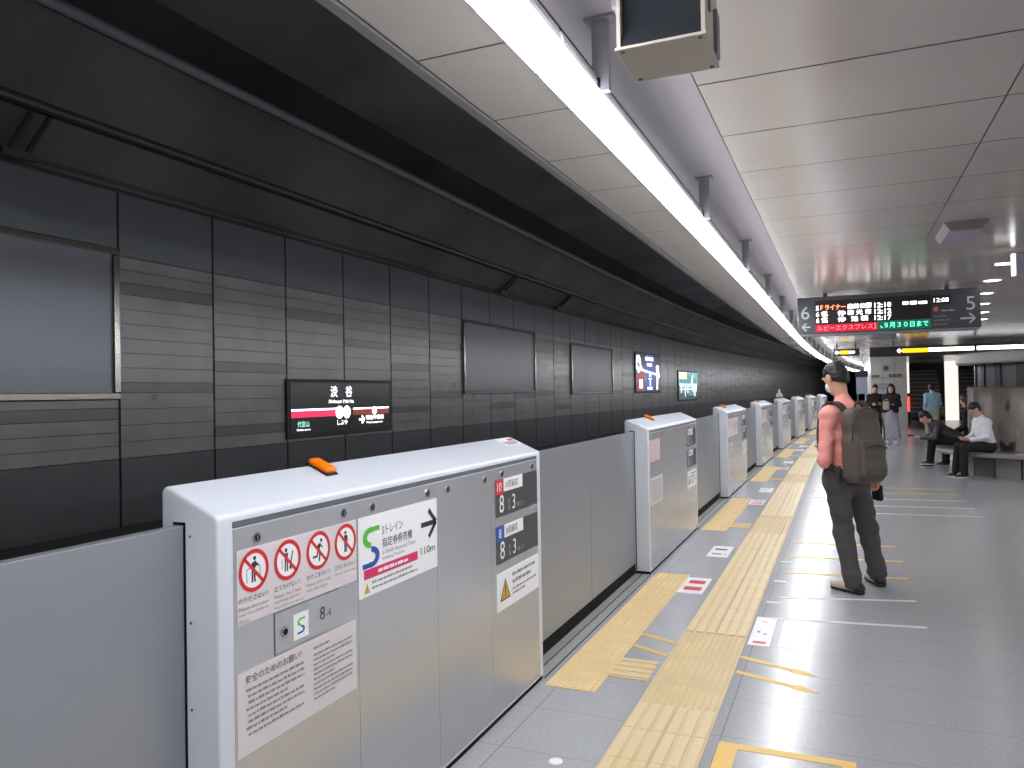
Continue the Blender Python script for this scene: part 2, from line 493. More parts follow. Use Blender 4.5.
def pipe_along(name, x, z, r, m, label, y0=-3.95, y1=80, straps=None):
    root = thing(name, label, 'pipe', (x, y0, z))
    ys = [y0 + i * 1.5 for i in range(int((y1 - y0) / 1.5) + 1)]
    mb = MB(); mb.tube([(sx(y), y - y0, 0) for y in ys], r, m, 10); mb.build('pipe_run', root, smooth=True)
    return root
pipe_along('tunnel_pipe', -5.09, 3.665, 0.04, M_RAILPIPE, 'long dark pipe along the tunnel haunch just above the stone wall panels')
pipe_along('tunnel_cable_duct', -4.60, 4.17, 0.045, M_STEEL if False else M_HANGER, 'long grey conduit higher up under the tunnel roof, above the dark pipe')
for i, y in enumerate((3.55, 12.05, 14.9)):
    mb = MB()
    for dx in (0.0, 0.13):
        a = Vector((-5.38, y + dx, 3.375)); b = Vector((-5.10, y + dx - 0.0, 3.62))
        mb.cyl(a, b, 0.02, M_RAILPIPE, n=8)
    mb.box(-5.395, -5.33, y - 0.06, y + 0.19, 3.345, 3.40, M_RAILPIPE)
    tag(mb.bend().build('pipe_bracket'), ['dark pipe bracket on the haunch above the big grey board at the picture edge', 'double pipe bracket on the haunch above the middle grey board',
         'double pipe bracket on the haunch above the gap between the two middle boards'][i], 'bracket', 'brackets under the tunnel pipe')

def platform_ceiling():
    mb = MB(); Z = 2.85
    # dark backing above the panels
    ys = [-4.0 + i * 0.6925 for i in range(-1, 92)]
    vs = []
    for y in YS: vs += [(-1.44, y, Z + 0.004), (9.5, y, Z + 0.004)]
    mb.add(vs, [(2 * i, 2 * i + 1, 2 * i + 3, 2 * i + 2) for i in range(len(YS) - 1)], M_CEILGAP)
    s0 = 2.484 - 0.6925 * 10
    xj0 = [-1.43, -0.86, -0.52, 3.4, 6.2, 9.4]
    for i in range(0, 110):
        a = s0 + i * 0.6925 + 0.005; b = s0 + (i + 1) * 0.6925 - 0.005
        if a > 84: break
        xj = xj0[:3] + ([0.676] if 3.0 < a < 6.7 else [0.19, 0.69] if 6.0 < a < 6.2 else []) + xj0[3:]
        for j in range(len(xj) - 1):
            if j == 1:
                continue
            x0 = xj[j] + (0.0 if j == 0 else 0.003); x1 = xj[j + 1] - 0.003
            mb.add([(x0, a, Z), (x1, a, Z), (x1, b, Z), (x0, b, Z)], [(0, 3, 2, 1)], M_CEIL)
    # continuous channel above the lamp line
    for a, b in zip(YS[:-1], YS[1:]):
        mb.add([(-0.857, a, Z + 0.002), (-0.523, a, Z + 0.002), (-0.523, b, Z + 0.002), (-0.857, b, Z + 0.002)], [(0, 3, 2, 1)], M_CHANNEL)
    mb.bend()
    return tag(mb.build('ceiling'), kind='structure')
platform_ceiling()
# closing walls out of the way of the view
mb = MB(); mb.box(-8, 14, 84, 84.2, -1.2, 4.8, M_DARK); tag(mb.build('wall_far'), kind='structure')
mb = MB(); mb.box(9.5, 9.7, -4, 60, 0, 2.9, M_WALLW); tag(mb.build('wall_right'), kind='structure')
mb = MB(); mb.box(-6, 9.7, -4.2, -4, -1.2, 4.8, M_WALLW); tag(mb.build('wall_rear'), kind='structure')

# =================================================================== PLATFORM GATES
GL = 2.436; GP = 5.04; G0 = 1.609; GX = -1.578
PROH = None
def pictogram_art(w, h, kind):
    """prohibition sign, centred in a w x h cell, caption left to the caller"""
    pass

def person_icon(A, u, v, s, m, pose):
    if pose == 0:      # leaning over a gate
        A.disc(u + .05 * s, v + .56 * s, .10 * s, m, 1, 14)
        A.poly([(u - .16 * s, v + .36 * s), (u + .14 * s, v + .44 * s), (u + .20 * s, v + .2 * s), (u - .02 * s, v + .05 * s), (u - .14 * s, v + .05 * s)], m, 1)
        A.line([(u + .1 * s, v + .36 * s), (u + .34 * s, v + .16 * s)], .08 * s, m, 1)
        A.line([(u - .1 * s, v + .1 * s), (u - .12 * s, v - .55 * s)], .11 * s, m, 1); A.line([(u + .02 * s, v + .1 * s), (u + .06 * s, v - .55 * s)], .11 * s, m, 1)
        A.line([(u - .48 * s, v - .5 * s), (u - .48 * s, v + .1 * s), (u - .26 * s, v + .14 * s)], .035 * s, m, 1)
        A.line([(u + .40 * s, v + .18 * s), (u + .42 * s, v - .3 * s)], .035 * s, m, 1)
    elif pose == 1:    # things leant against the gate
        A.disc(u - .12 * s, v + .5 * s, .10 * s, m, 1, 14)
        A.poly([(u - .26 * s, v + .36 * s), (u + .02 * s, v + .36 * s), (u + .0 * s, v - .05 * s), (u - .22 * s, v - .05 * s)], m, 1)
        A.line([(u - .18 * s, v), (u - .2 * s, v - .55 * s)], .1 * s, m, 1); A.line([(u - .05 * s, v), (u - .02 * s, v - .55 * s)], .1 * s, m, 1)
        A.line([(u + .15 * s, v - .45 * s), (u + .38 * s, v + .4 * s)], .09 * s, m, 1)
        A.line([(u + .22 * s, v - .5 * s), (u + .22 * s, v - .1 * s)], .12 * s, m, 1)
        A.line([(u - .42 * s, v - .4 * s), (u - .42 * s, v + .1 * s)], .035 * s, m, 1)
    elif pose == 2:    # running
        A.disc(u + .22 * s, v + .5 * s, .10 * s, m, 1, 14)
        A.poly([(u - .02 * s, v + .36 * s), (u + .2 * s, v + .34 * s), (u + .06 * s, v - .06 * s), (u - .12 * s, v - .02 * s)], m, 1)
        A.line([(u + .12 * s, v + .3 * s), (u + .34 * s, v + .1 * s)], .07 * s, m, 1); A.line([(u, v + .3 * s), (u - .2 * s, v + .14 * s)], .07 * s, m, 1)
        A.line([(u - .04 * s, v), (u - .14 * s, v - .3 * s), (u - .48 * s, v - .3 * s)], .11 * s, m, 1)
        A.line([(u + .02 * s, v), (u + .1 * s, v - .24 * s), (u + .04 * s, v - .58 * s)], .11 * s, m, 1)
    else:              # standing
        A.disc(u, v + .52 * s, .10 * s, m, 1, 14)
        A.poly([(u - .14 * s, v + .38 * s), (u + .14 * s, v + .38 * s), (u + .12 * s, v - .05 * s), (u - .12 * s, v - .05 * s)], m, 1)
        A.line([(u - .06 * s, v), (u - .07 * s, v - .55 * s)], .11 * s, M_BLUE if False else m, 1); A.line([(u + .06 * s, v), (u + .07 * s, v - .55 * s)], .11 * s, m, 1)
        A.line([(u + .16 * s, v + .34 * s), (u + .18 * s, v)], .06 * s, m, 1)
def no_sign(A, u, v, r, pose):
    A.disc(u, v, r * 0.97, M_WHITE, 0)
    person_icon(A, u, v, r, M_INK, pose)
    A.arc(u, v, r * 0.80, r, 0, 360, M_RED, 2, 40)
    d = r * 0.86 * math.sqrt(.5)
    A.line([(u - d, v + d), (u + d, v - d)], r * 0.16, M_RED, 2)

def s_logo(A, u, v, h, layer=1):
    r = h / 4 * 1.05; w = r * 0.52; n0 = len(A.items); u0 = u; u = 0
    A.arc(u, v + h * .25, r - w, r, 60, 270, M_GREEN, layer, 24); A.rect(u + r * .38, v + h * .25 + r * 0.50, u + r * 1.05, v + h * .25 + r * 0.98, M_GREEN, layer)
    A.arc(u, v - h * .25, r - w, r, 90, -120, M_BLUE, layer, 24); A.rect(u - r * 1.05, v - h * .25 - r * 0.98, u - r * .3, v - h * .25 - r * 0.5, M_BLUE, layer)
    for i in range(n0, len(A.items)):
        ps, fs, m = A.items[i]; A.items[i] = ([(u0 + p[0] * 1.42, p[1], p[2]) for p in ps], fs, m)

FACE_O = (0.003, 0.0, 0.0)   # art plane just proud of the access panels
UY = (0, 1, 0); VZ = (0, 0, 1)
def film(name, parent, y0, y1, z0, z1, m, pts=None):
    mb = MB()
    if pts is None: pts = [(y0, z0), (y1, z0), (y1, z1), (y0, z1)]
    mb.prism(pts, 'x', 0.0022, 0.0034, m)
    return mb.build(name, parent)
def art_on(parent, A, y0, z0, name='lettering'):
    return A.build(name, (0.0034, y0, z0), UY, VZ, parent)

def cabinet_shell(root):
    zb = 0.025
    def arc2(cx, cz, r, a0, a1, n=5):
        return [(cx + r * math.cos(math.radians(a0 + (a1 - a0) * i / n)), cz + r * math.sin(math.radians(a0 + (a1 - a0) * i / n))) for i in range(n + 1)]
    sl = math.degrees(math.atan2(0.075, -0.207 + 0.04))
    prof = [(0.0, zb)] + arc2(-0.022, 1.262, 0.022, 0, 66) + arc2(-0.185, 1.334, 0.022, 70, 180) + [(-0.207, zb)]
    mb = MB(); mb.prism(prof, 'y', 0.0, GL, M_GATE)
    bm = bmesh.new(); vs = [bm.verts.new(v) for v in mb.v]
    for f in mb.f: bm.faces.new([vs[i] for i in f])
    bmesh.ops.recalc_face_normals(bm, faces=bm.faces)
    ends = [e for e in bm.edges if all(abs(v.co.y) < 1e-6 for v in e.verts) or all(abs(v.co.y - GL) < 1e-6 for v in e.verts)]
    bmesh.ops.bevel(bm, geom=ends, offset=0.009, segments=3, profile=0.5, affect='EDGES')
    me = bpy.data.meshes.new('cabinet_body'); bm.to_mesh(me); bm.free(); me.materials.append(M_GATE)
    me.polygons.foreach_set('use_smooth', [True] * len(me.polygons)); me.set_sharp_from_angle(angle=math.radians(35))
    o = bpy.data.objects.new('cabinet_body', me); COL.objects.link(o); o.parent = root
    mb = MB(); mb.box(-0.19, -0.004, 0.02, GL - 0.02, 0.0, 0.026, M_MATBLACK); mb.build('kick_base', root)
    mb = MB(); mb.box(-0.001, 0.0012, 0.056, 2.38, 1.238, 1.256, M_GROOVE); mb.build('shadow_groove', root)
    for y in (-0.001, GL + 0.001):
        mb = MB(); y0, y1 = (y, y + 0.002) if y < 0 else (y - 0.002, y)
        mb.box(-0.123, -0.115, y0, y1, 0.03, 1.256, M_MATBLACK); mb.box(-0.162, -0.115, y0, y1, 1.250, 1.258, M_MATBLACK); mb.build('leaf_slot_strip', root)  # dark strip drawn in place of the shaded, recessed leaf slot
    for z in (1.22, 0.98, 0.74, 0.5, 0.26):
        mb = MB(); mb.cyl((-0.098, 0.001, z), (-0.098, -0.002, z), 0.004, M_LOCK, n=8); mb.build('side_screw', root)
def access_panels(root, edges, locks):
    ps = []
    for a, b in zip(edges[:-1], edges[1:]):
        mb = MB(); mb.box(-0.002, 0.0022, a + 0.0016, b - 0.0016, 0.04, 1.234, M_GATEPANEL)
        p = mb.build('access_panel', root); ps.append(p)
        for y, z in locks:
            if a <= y < b:
                q = MB(); q.cyl((0.0, y, z), (0.006, y, z), 0.0155, M_LOCK, n=18); q.cyl((0.006, y, z), (0.0068, y, z), 0.0105, M_MATBLACK, n=14)
                q.box(0.0068, 0.0075, y - 0.0025, y + 0.0025, z - 0.008, z + 0.008, M_LOCK); q.build('key_lock', p, auto=40)
    return ps
EDGES = [0.056, 0.655, 1.227, 1.76, 2.38]
LOCKS = [(0.15, 1.197), (0.572, 1.205), (0.747, 1.2), (1.152, 1.2), (1.326, 1.195), (1.70, 1.195), (1.90, 1.205), (2.30, 1.205)]

def warning_lamp(root, y):
    mb = MB()
    R = Matrix.Translation((-0.150, y, 1.3425)) @ Matrix.Rotation(math.radians(23.5), 4, 'Y')
    mb.box(-0.052, 0.052, -0.032, 0.032, -0.004, 0.006, M_SHOEB, 0.002, R)
    b = mb.build('warning_lamp', root)
    m2 = MB(); m2.box(-0.048, 0.046, -0.028, 0.028, 0.004, 0.026, M_ORANGE, 0.009, R); m2.build('orange_lens', b, smooth=True)

def car_plate(root, z0, z1, colr, n, car, door):
    y0, y1 = 1.818, 2.375
    f = film('car_number_plate', root, y0, y1, z0, z1, M_PLATE)
    H = z1 - z0; A = Art()
    A.rect(0.0, H - 0.075, 0.095, H + 0.0, colr, 1)
    A.text(n, 0.047, H - 0.06, M_WHITE, h=0.045, layer=2, align='c')
    A.rect(0.098, H - 0.066, 0.345, H + 0.0, M_WHITE, 1)
    A.text(n + '両編成', 0.12, H - 0.053, M_INK, h=0.04, layer=2)
    A.text(car, 0.045, 0.018, M_WHITE, h=0.088, layer=1, res=4)
    A.text('号', 0.15, 0.048, M_SIGNTXT, h=0.026, layer=1); A.text('車', 0.15, 0.018, M_SIGNTXT, h=0.026, layer=1)
    A.text(door, 0.205, 0.018, M_WHITE, h=0.076, layer=1, res=4)
    A.text('番ドア', 0.27, 0.02, M_SIGNTXT, h=0.025, layer=1)
    art_on(f, A, y0, z0)
def finger_notice(root):
    y0, y1, z0, z1 = 1.818, 2.375, 0.528, 0.716
    f = film('finger_warning_sticker', root, y0, y1, z0, z1, M_WHITE)
    A = Art()
    A.poly([(0.035, 0.045), (0.165, 0.045), (0.1, 0.152)], M_INK, 1); A.poly([(0.048, 0.052), (0.152, 0.052), (0.1, 0.138)], M_AMBER, 2)
    A.rect(0.094, 0.076, 0.106, 0.118, M_INK, 3); A.disc(0.1, 0.065, 0.007, M_INK, 3, 10)
    for i, (v, h) in enumerate(((0.142, 0.018), (0.105, 0.02), (0.072, 0.012), (0.048, 0.012))):
        A.greek(0.19, v, (0.50, 0.44, 0.52, 0.36)[i], h, M_GREYINK, 1, 40 + i)
    art_on(f, A, y0, z0)

def make_near_cabinet():
    root = thing('gate_cabinet', 'nearest large silver platform gate cabinet with four red prohibition signs in a row', 'platform gate', (GX, G0, 0), 0, 'platform gate cabinets')
    cabinet_shell(root); access_panels(root, EDGES, LOCKS)
    warning_lamp(root, 0.657)
    # small sticker on the lid near the far end
    R = Matrix.Translation((-0.135, 2.33, 1.3362)) @ Matrix.Rotation(math.radians(23.8), 4, 'Y')
    mb = MB(); mb.box(-0.04, 0.04, -0.13, 0.09, 0.0, 0.0012, M_WHITE, 0, R); st = mb.build('lid_sticker', root)
    m2 = MB(); m2.box(-0.03, -0.008, 0.0, 0.075, 0.0012, 0.0018, M_RED, 0, R); m2.box(0.0, 0.012, -0.11, 0.07, 0.0012, 0.0018, M_GREYINK, 0, R); m2.box(0.018, 0.03, -0.09, 0.05, 0.0012, 0.0018, M_GREYINK, 0, R); m2.build('sticker_print', st)
    # prohibition notice; its lower left corner drops beside the name plate
    y0 = 0.07; z0 = 0.955
    f = film('prohibition_notice', root, 0, 0, 0, 0, M_PALE, [(0.07, 0.960), (0.645, 0.960), (0.645, 1.172), (0.07, 1.172)])
    A = Art(); us = [0.066, 0.213, 0.364, 0.511]
    jp = ['のりださない！', '立てかけない！', 'かけこまない！', '立ちどまらない！']
    en = [["Please don't lean", 'over the platform', 'doors.'], ["Please don't lean", 'anything against', 'the platform doors.'], ["Please don't rush", 'into the train.'], ['Please keep clear.']]
    for i, u in enumerate(us):
        no_sign(A, u, 0.147, 0.0615, i)
        A.text(jp[i], u - 0.062, 0.062, M_INK, h=0.0155, w=0.118)
        for k, t in enumerate(en[i]): A.text(t, u - 0.062, 0.041 - 0.017 * k, M_GREYINK, w=0.0072 * len(t), h=0.0105)
    art_on(f, A, y0, z0 + 0.003)
    # framed plate with lock, logo sticker and door number
    mb = MB(); mb.box(0.0022, 0.0042, 0.219, 0.540, 0.832, 0.957, M_GROOVE); pl = mb.build('door_number_plate', root)
    mb = MB(); mb.box(0.003, 0.0055, 0.2215, 0.5375, 0.8345, 0.9545, M_GATEPANEL); mb.build('plate_face', pl)
    q = MB(); q.cyl((0.005, 0.262, 0.892), (0.010, 0.262, 0.892), 0.017, M_LOCK, n=18); q.cyl((0.010, 0.262, 0.892), (0.011, 0.262, 0.892), 0.010, M_MATBLACK, n=12); q.build('key_lock', pl, auto=40)
    A = Art(base=0.0024); A.rect(0.085, 0.018, 0.157, 0.098, M_WHITE, 0); s_logo(A, 0.121, 0.057, 0.048)
    A.text('8', 0.215, 0.045, M_INK, h=0.042, layer=1, res=4); A.text('-4', 0.246, 0.047, M_INK, h=0.026, layer=1, res=4)
    A.build('lettering', (0.0034, 0.219, 0.832), UY, VZ, pl)
    # request for safety notice
    f = film('safety_notice', root, 0.066, 0.637, 0.588, 0.826, M_PALE)
    A = Art(); A.text('安全のためのお願い！', 0.03, 0.2, M_INK, h=0.024, w=0.245)
    for i in range(8): A.greek(0.04 if i % 3 else 0.032, 0.178 - i * 0.018, 0.288 - (0.08 if i in (3, 6) else 0), 0.0085, M_GREYINK, 1, i)
    A.greek(0.335, 0.205, 0.42, 0.009, M_GREYINK, 1, 77)
    for i in range(10): A.greek(0.335, 0.184 - i * 0.0155, 0.545 - (0.1 if i in (2, 5, 9) else 0), 0.007, M_GREYINK, 1, 20 + i)
    art_on(f, A, 0.066, 0.588)
    # train ticket sign
    f = film('ticket_machine_sign', root, 0.658, 1.226, 0.886, 1.172, M_WHITE)
    A = Art(); s_logo(A, 0.078, 0.172, 0.142)
    A.text('Sトレイン', 0.15, 0.204, M_INK, h=0.034, w=0.145)
    A.text('指定券券売機', 0.15, 0.155, M_INK, h=0.036, w=0.215)
    A.text('S-TRAIN Reserved Ticket', 0.15, 0.130, M_GREYINK, h=0.015, w=0.24); A.text('Vending Machine', 0.15, 0.107, M_GREYINK, h=0.015, w=0.155)
    A.rect(0.03, 0.062, 0.405, 0.096, M_MAGENTA, 1); A.greek(0.12, 0.072, 0.33, 0.013, M_WHITE, 2, 5)
    A.poly([(0.03, 0.012), (0.066, 0.012), (0.048, 0.048)], M_AMBER, 1)
    A.greek(0.08, 0.04, 0.36, 0.009, M_GREYINK, 1, 8); A.greek(0.08, 0.02, 0.40, 0.009, M_GREYINK, 1, 9)
    A.line([(0.435, 0.19), (0.555, 0.19)], 0.02, M_INK, 1); A.line([(0.497, 0.245), (0.558, 0.19), (0.497, 0.135)], 0.02, M_INK, 1)
    A.text('110m', 0.43, 0.072, M_INK, h=0.03, w=0.115)
    art_on(f, A, 0.658, 0.886)
    car_plate(root, 0.993, 1.178, M_RED, '10', '8', '3'); car_plate(root, 0.762, 0.947, M_BLUE, '8', '8', '3')
    finger_notice(root)
    return root
make_near_cabinet()

def make_far_cabinet(k, proto, car, door, label):
    y = G0 + GP * k
    loc = (GX + sx(y), y, 0); rz = chord(y, GL)
    if proto is None:
        root = thing('gate_cabinet', label, 'platform gate', loc, rz, 'platform gate cabinets')
        cabinet_shell(root); access_panels(root, EDGES, LOCKS)
        warning_lamp(root, 0.70)
    if k == 1:
        f = film('prohibition_notice', root, 0.07, 0.47, 0.975, 1.168, M_PALE)
        A = Art()
        for r in range(2):
            for c in range(3):
                no_sign(A, 0.065 + 0.132 * c, 0.145 - 0.096 * r, 0.043, (r + c) % 4)
        art_on(f, A, 0.07, 0.975)
        f = film('safety_notice', root, 0.07, 0.56, 0.585, 0.83, M_PALE); A = Art()
        for i in range(8): A.greek(0.03, 0.205 - i * 0.024, 0.45, 0.008, M_GREYINK, 1, 60 + i)
        art_on(f, A, 0.07, 0.585)
    else:
        f = film('prohibition_notice', root, 0.07, 1.2, 0.90, 1.17, M_PALE); A = Art()
        for i in range(4): no_sign(A, 0.07 + 0.15 * i, 0.19, 0.055, i)
        for i in range(4): A.greek(0.68, 0.2 - 0.04 * i, 1.05, 0.014, M_GREYINK, 1, 90 + i)
        art_on(f, A, 0.07, 0.90)
        f = film('safety_notice', root, 0.07, 0.62, 0.56, 0.80, M_PALE); A = Art()
        for i in range(8): A.greek(0.03, 0.2 - i * 0.024, 0.5, 0.009, M_GREYINK, 1, 70 + i)
        art_on(f, A, 0.07, 0.56)
    car_plate(root, 0.993, 1.178, M_RED, '10', car, door); car_plate(root, 0.762, 0.947, M_BLUE, '8', car, door)
    finger_notice(root)
    return root
CAB_LABELS = ['second platform gate cabinet from the camera, with a block of small red signs',
              'third platform gate cabinet from the camera, pale notice across its upper half', 'fourth silver platform gate cabinet from the camera along the yellow path',
              'fifth silver platform gate cabinet from the camera along the yellow path', 'sixth silver platform gate cabinet from the camera along the yellow path',
              'seventh silver platform gate cabinet from the camera, small beside the man in salmon', 'eighth silver platform gate cabinet from the camera, tiny beside the man in salmon']
c2 = make_far_cabinet(1, None, '8', '2', CAB_LABELS[0])
c3 = make_far_cabinet(2, None, '8', '1', CAB_LABELS[1])
for k in range(3, 8):
    y = G0 + GP * k
    dup(c3, (GX + sx(y), y, 0), chord(y, GL), CAB_LABELS[k - 1], 'platform gate cabinets')

# sliding leaves
def leaf_mesh():
    bm = bmesh.new()
    mb = MB(); mb.box(-0.156, -0.120, 0.0, 1.297, 0.10, 1.25, M_LEAF, 0.004)
    return mb
leaf0 = None
ORD = ['first', 'second', 'third', 'fourth', 'fifth', 'sixth', 'seventh', 'eighth', 'ninth']
for k in range(-1, 7):
    yb = G0 + GP * k + GL
    for side in (0, 1):
        if k == -1 and side == 0: continue
        y = yb + 0.0015 + side * 1.3035
        label = ('plain silver gate leaf at the left edge of the picture, running into the nearest cabinet' if k == -1 else
                 '%s silver gate leaf between the %s and %s cabinets from the camera' % (('near', 'far')[side], ORD[k], ORD[k + 1]))
        loc = (GX + sx(y), y, 0); rz = chord(y, 1.3)
        if leaf0 is None:
            leaf0 = thing('gate_leaf', label, 'platform gate', loc, rz, 'sliding gate leaves')
            leaf_mesh().build('leaf_panel', leaf0)
            mb = MB(); mb.box(-0.150, -0.128, 0.0, 1.297, 0.009, 0.10, M_MATBLACK); mb.build('gap_shade_strip', leaf0)  # black strip painted in for the dark gap under the leaf
        else:
            dup(leaf0, loc, rz, label, 'sliding gate leaves')
# sill rails under the leaves, dotted warning strips and bar tiles in front of each opening
sill0 = None; strip0 = None
for k in range(0, 7):
    y = G0 + GP * k + GL
    loc = (GX + sx(y), y, 0); rz = chord(y, 2.6)
    nm2 = 'between the %s and %s gate cabinets from the camera' % (ORD[k], ORD[k + 1])
    nm2 = nm2.replace('gate ', '')
    if sill0 is None:
        sill0 = thing('gate_sill', 'grooved grey door sill ' + nm2, 'door sill', loc, rz, 'door sills')
        mb = MB(); mb.box(-0.20, 0.025, 0.0, 2.604, 0.0, 0.003, M_SILL)
        for x in (-0.17, -0.13, -0.09, -0.05, -0.01): mb.box(x - 0.008, x + 0.008, 0.0, 2.604, 0.003, 0.007, M_SILL)
        for x in (-0.15, -0.07, 0.005): mb.box(x - 0.004, x + 0.004, 0.0, 2.604, 0.003, 0.0036, M_MATBLACK)
        mb.build('sill_plate', sill0)
        strip0 = thing('tactile_warning_strip', 'short yellow dotted strip at the opening ' + nm2, 'tactile paving', loc, rz, 'dotted strips at the gate openings')
        mb = MB(); y0 = -0.1
        for i in range(10):
            a = y0 + i * 0.28
            mb.box(0.042, 0.328, a + 0.0015, a + 0.2785, 0.0, 0.004, M_TACTS)
            for p in range(6):
                for q in range(6):
                    cx = 0.042 + 0.286 * (p + .5) / 6; cy = a + 0.28 * (q + .5) / 6
                    vs = [(cx + .014 * math.cos(t * PI / 3), cy + .014 * math.sin(t * PI / 3), .004) for t in range(6)] + [(cx + .009 * math.cos(t * PI / 3), cy + .009 * math.sin(t * PI / 3), .009) for t in range(6)]
                    mb.add(vs, [(t, (t + 1) % 6, 6 + (t + 1) % 6, 6 + t) for t in range(6)] + [(6, 7, 8, 9, 10, 11)], M_TACTSB)
        mb.build('dotted_tiles', strip0)
        mb = MB(); mb.box(0.328, 0.552, 0.155, 0.475, 0.0, 0.004, M_TACT)
        for i in range(4): mb.box(0.332, 0.548, 0.178 + i * 0.08, 0.21 + i * 0.08, 0.004, 0.009, M_TACTB, 0.002)
        mb.build('bar_tile', strip0)
    else:
        dup(sill0, loc, rz, 'grooved grey door sill ' + nm2, 'door sills')
        dup(strip0, loc, rz, 'short yellow dotted strip at the opening ' + nm2, 'dotted strips at the gate openings')

# long tactile path
def tactile_path():
    root = thing('tactile_path', 'long yellow tactile path of ribbed and dotted tiles running down the platform', 'tactile paving', (0, 0, 0))
    tiles = MB(); bars = MB(); dots = MB()
    n = 16; p = GP / n
    i = -9
    while True:
        a = 3.9 + i * p
        if a > 46: break
        ph = i % n
        warn = ph < 4
        tiles.box(-1.0, -0.802, a + 0.001, a + p - 0.001, 0.0, 0.004, M_TACT); tiles.box(-0.799, -0.6, a + 0.001, a + p - 0.001, 0.0, 0.004, M_TACT)
        if warn:
            if a < 22:
                for u in range(11):
                    for v in range(9):
                        cx = -1.0 + 0.4 * (u + .5) / 11; cy = a + p * (v + .5) / 9
                        vs = [(cx + .010 * math.cos(t * PI / 2), cy + .010 * math.sin(t * PI / 2), .004) for t in range(4)] + [(cx + .006 * math.cos(t * PI / 2), cy + .006 * math.sin(t * PI / 2), .0075) for t in range(4)]
                        dots.add(vs, [(t, (t + 1) % 4, 4 + (t + 1) % 4, 4 + t) for t in range(4)] + [(4, 5, 6, 7)], M_TACTB)
        else:
            for u in range(6):
                cx = -1.0 + 0.4 * (u + .5) / 6
                bars.box(cx - 0.024, cx + 0.024, a + 0.0015, a + p - 0.0015, 0.004, 0.0095, M_TACTB, 0.003 if a < 12 else 0)
        i += 1
    for mbx in (tiles, bars, dots): mbx.bend()
    tiles.build('path_tiles', root); bars.build('raised_bars', root); dots.build('raised_dots', root)
tactile_path()

# painted marks and stickers on the floor
def floor_bar(name, label, cat, p, q, w, m, group=None, head=False):
    p = Vector((p[0], p[1], 0)); q = Vector((q[0], q[1], 0)); d = (q - p).normalized(); n = Vector((-d.y, d.x, 0)) * w / 2
    mb = MB(); z0, z1 = 0.0, 0.0016
    e = q - d * (0.13 if head else 0)
    pts = [(p - n)[:2], (e - n)[:2], (e + n)[:2], (p + n)[:2]]
    mb.prism(pts, 'z', z0, z1, m)
    if head:
        h = n * 2.3
        mb.prism([(e - h)[:2], q[:2], (e + h)[:2]], 'z', z0, z1, m)
    return tag(mb.build(name), label, cat, group)
floor_bar('queue_line', 'white queue line nearest the camera, in front of the salmon-shirted man', 'floor line', (-0.50, 5.66), (0.482, 5.785), 0.04, M_LINEW, 'queue lines by the standing man')
floor_bar('queue_line', 'white queue line just in front of the salmon-shirted man\'s shoes', 'floor line', (-0.48, 6.25), (0.471, 6.472), 0.04, M_LINEW, 'queue lines by the standing man')
floor_bar('queue_line', 'yellow queue line nearest behind the salmon-shirted man\'s shoes', 'floor line', (-0.50, 7.12), (0.469, 7.203), 0.05, M_LINEY, 'queue lines by the standing man')
floor_bar('queue_line', 'middle yellow queue line of the three behind the salmon-shirted man\'s legs', 'floor line', (-0.50, 7.82), (0.476, 7.89), 0.05, M_LINEY, 'queue lines by the standing man')
floor_bar('queue_line', 'farthest yellow queue line of the three behind the salmon-shirted man\'s legs', 'floor line', (-0.50, 8.55), (0.451, 8.607), 0.05, M_LINEY, 'queue lines by the standing man')
for i, (y, m, l) in enumerate(((10.90, M_LINEW, 'longest and nearest white queue line of the far set right of the backpack'), (11.6, M_LINEW, 'middle white queue line of the far set right of the backpack'),
        (12.32, M_LINEW, 'farthest white queue line of the far set right of the backpack'), (13.02, M_LINEY, 'nearer yellow queue line of the far set, before the bench'), (13.68, M_LINEY, 'farther yellow queue line of the far set, before the bench'))):
    floor_bar('queue_line', l, 'floor line', (-0.45, y - 0.12), (1.55, y), 0.05, m, 'far queue lines')
floor_bar('floor_arrow', 'yellow floor arrow pointing right, the farther of the two past the tactile path', 'floor arrow', (-0.594, 4.785), (-0.165, 4.60), 0.04, M_LINEY, 'yellow floor arrows', True)
floor_bar('floor_arrow', 'yellow floor arrow pointing right, the nearer of the two past the tactile path', 'floor arrow', (-0.590, 4.525), (-0.145, 4.35), 0.04, M_LINEY, 'yellow floor arrows', True)
floor_bar('floor_stripe', 'short slanted yellow stripe between dotted strip and path, the farther of two', 'floor line', (-1.243, 5.015), (-1.008, 4.892), 0.035, M_LINEY, 'short slanted stripes')
floor_bar('floor_stripe', 'short slanted yellow stripe between dotted strip and path, the nearer of two', 'floor line', (-1.247, 4.778), (-1.008, 4.648), 0.035, M_LINEY, 'short slanted stripes')
mb = MB(); B = (-0.55, 0.02, 2.75, 3.60); w = 0.055
for b in ((B[0], B[1], B[3] - w, B[3]), (B[0], B[1], B[2], B[2] + w), (B[0], B[0] + w + .03, B[2] + w, B[3] - w), (B[1] - w, B[1], B[2] + w, B[3] - w)): mb.box(b[0], b[1], b[2], b[3], 0.0, 0.0016, M_LINEY)
tag(mb.build('floor_box'), 'yellow outlined box on the floor at the bottom of the picture', 'floor marking')
for i, y in enumerate((6.085, 6.774, 7.554)):
    mb = MB(); mb.box(-0.56, -0.46, y - 0.03, y + 0.03, 0, 0.0016, M_LINEW)
    tag(mb.build('floor_tick'), ('nearest', 'middle', 'farthest')[i] + ' of three short white dashes beside the path, left of the standing man', 'floor marking', 'white dashes beside the path')
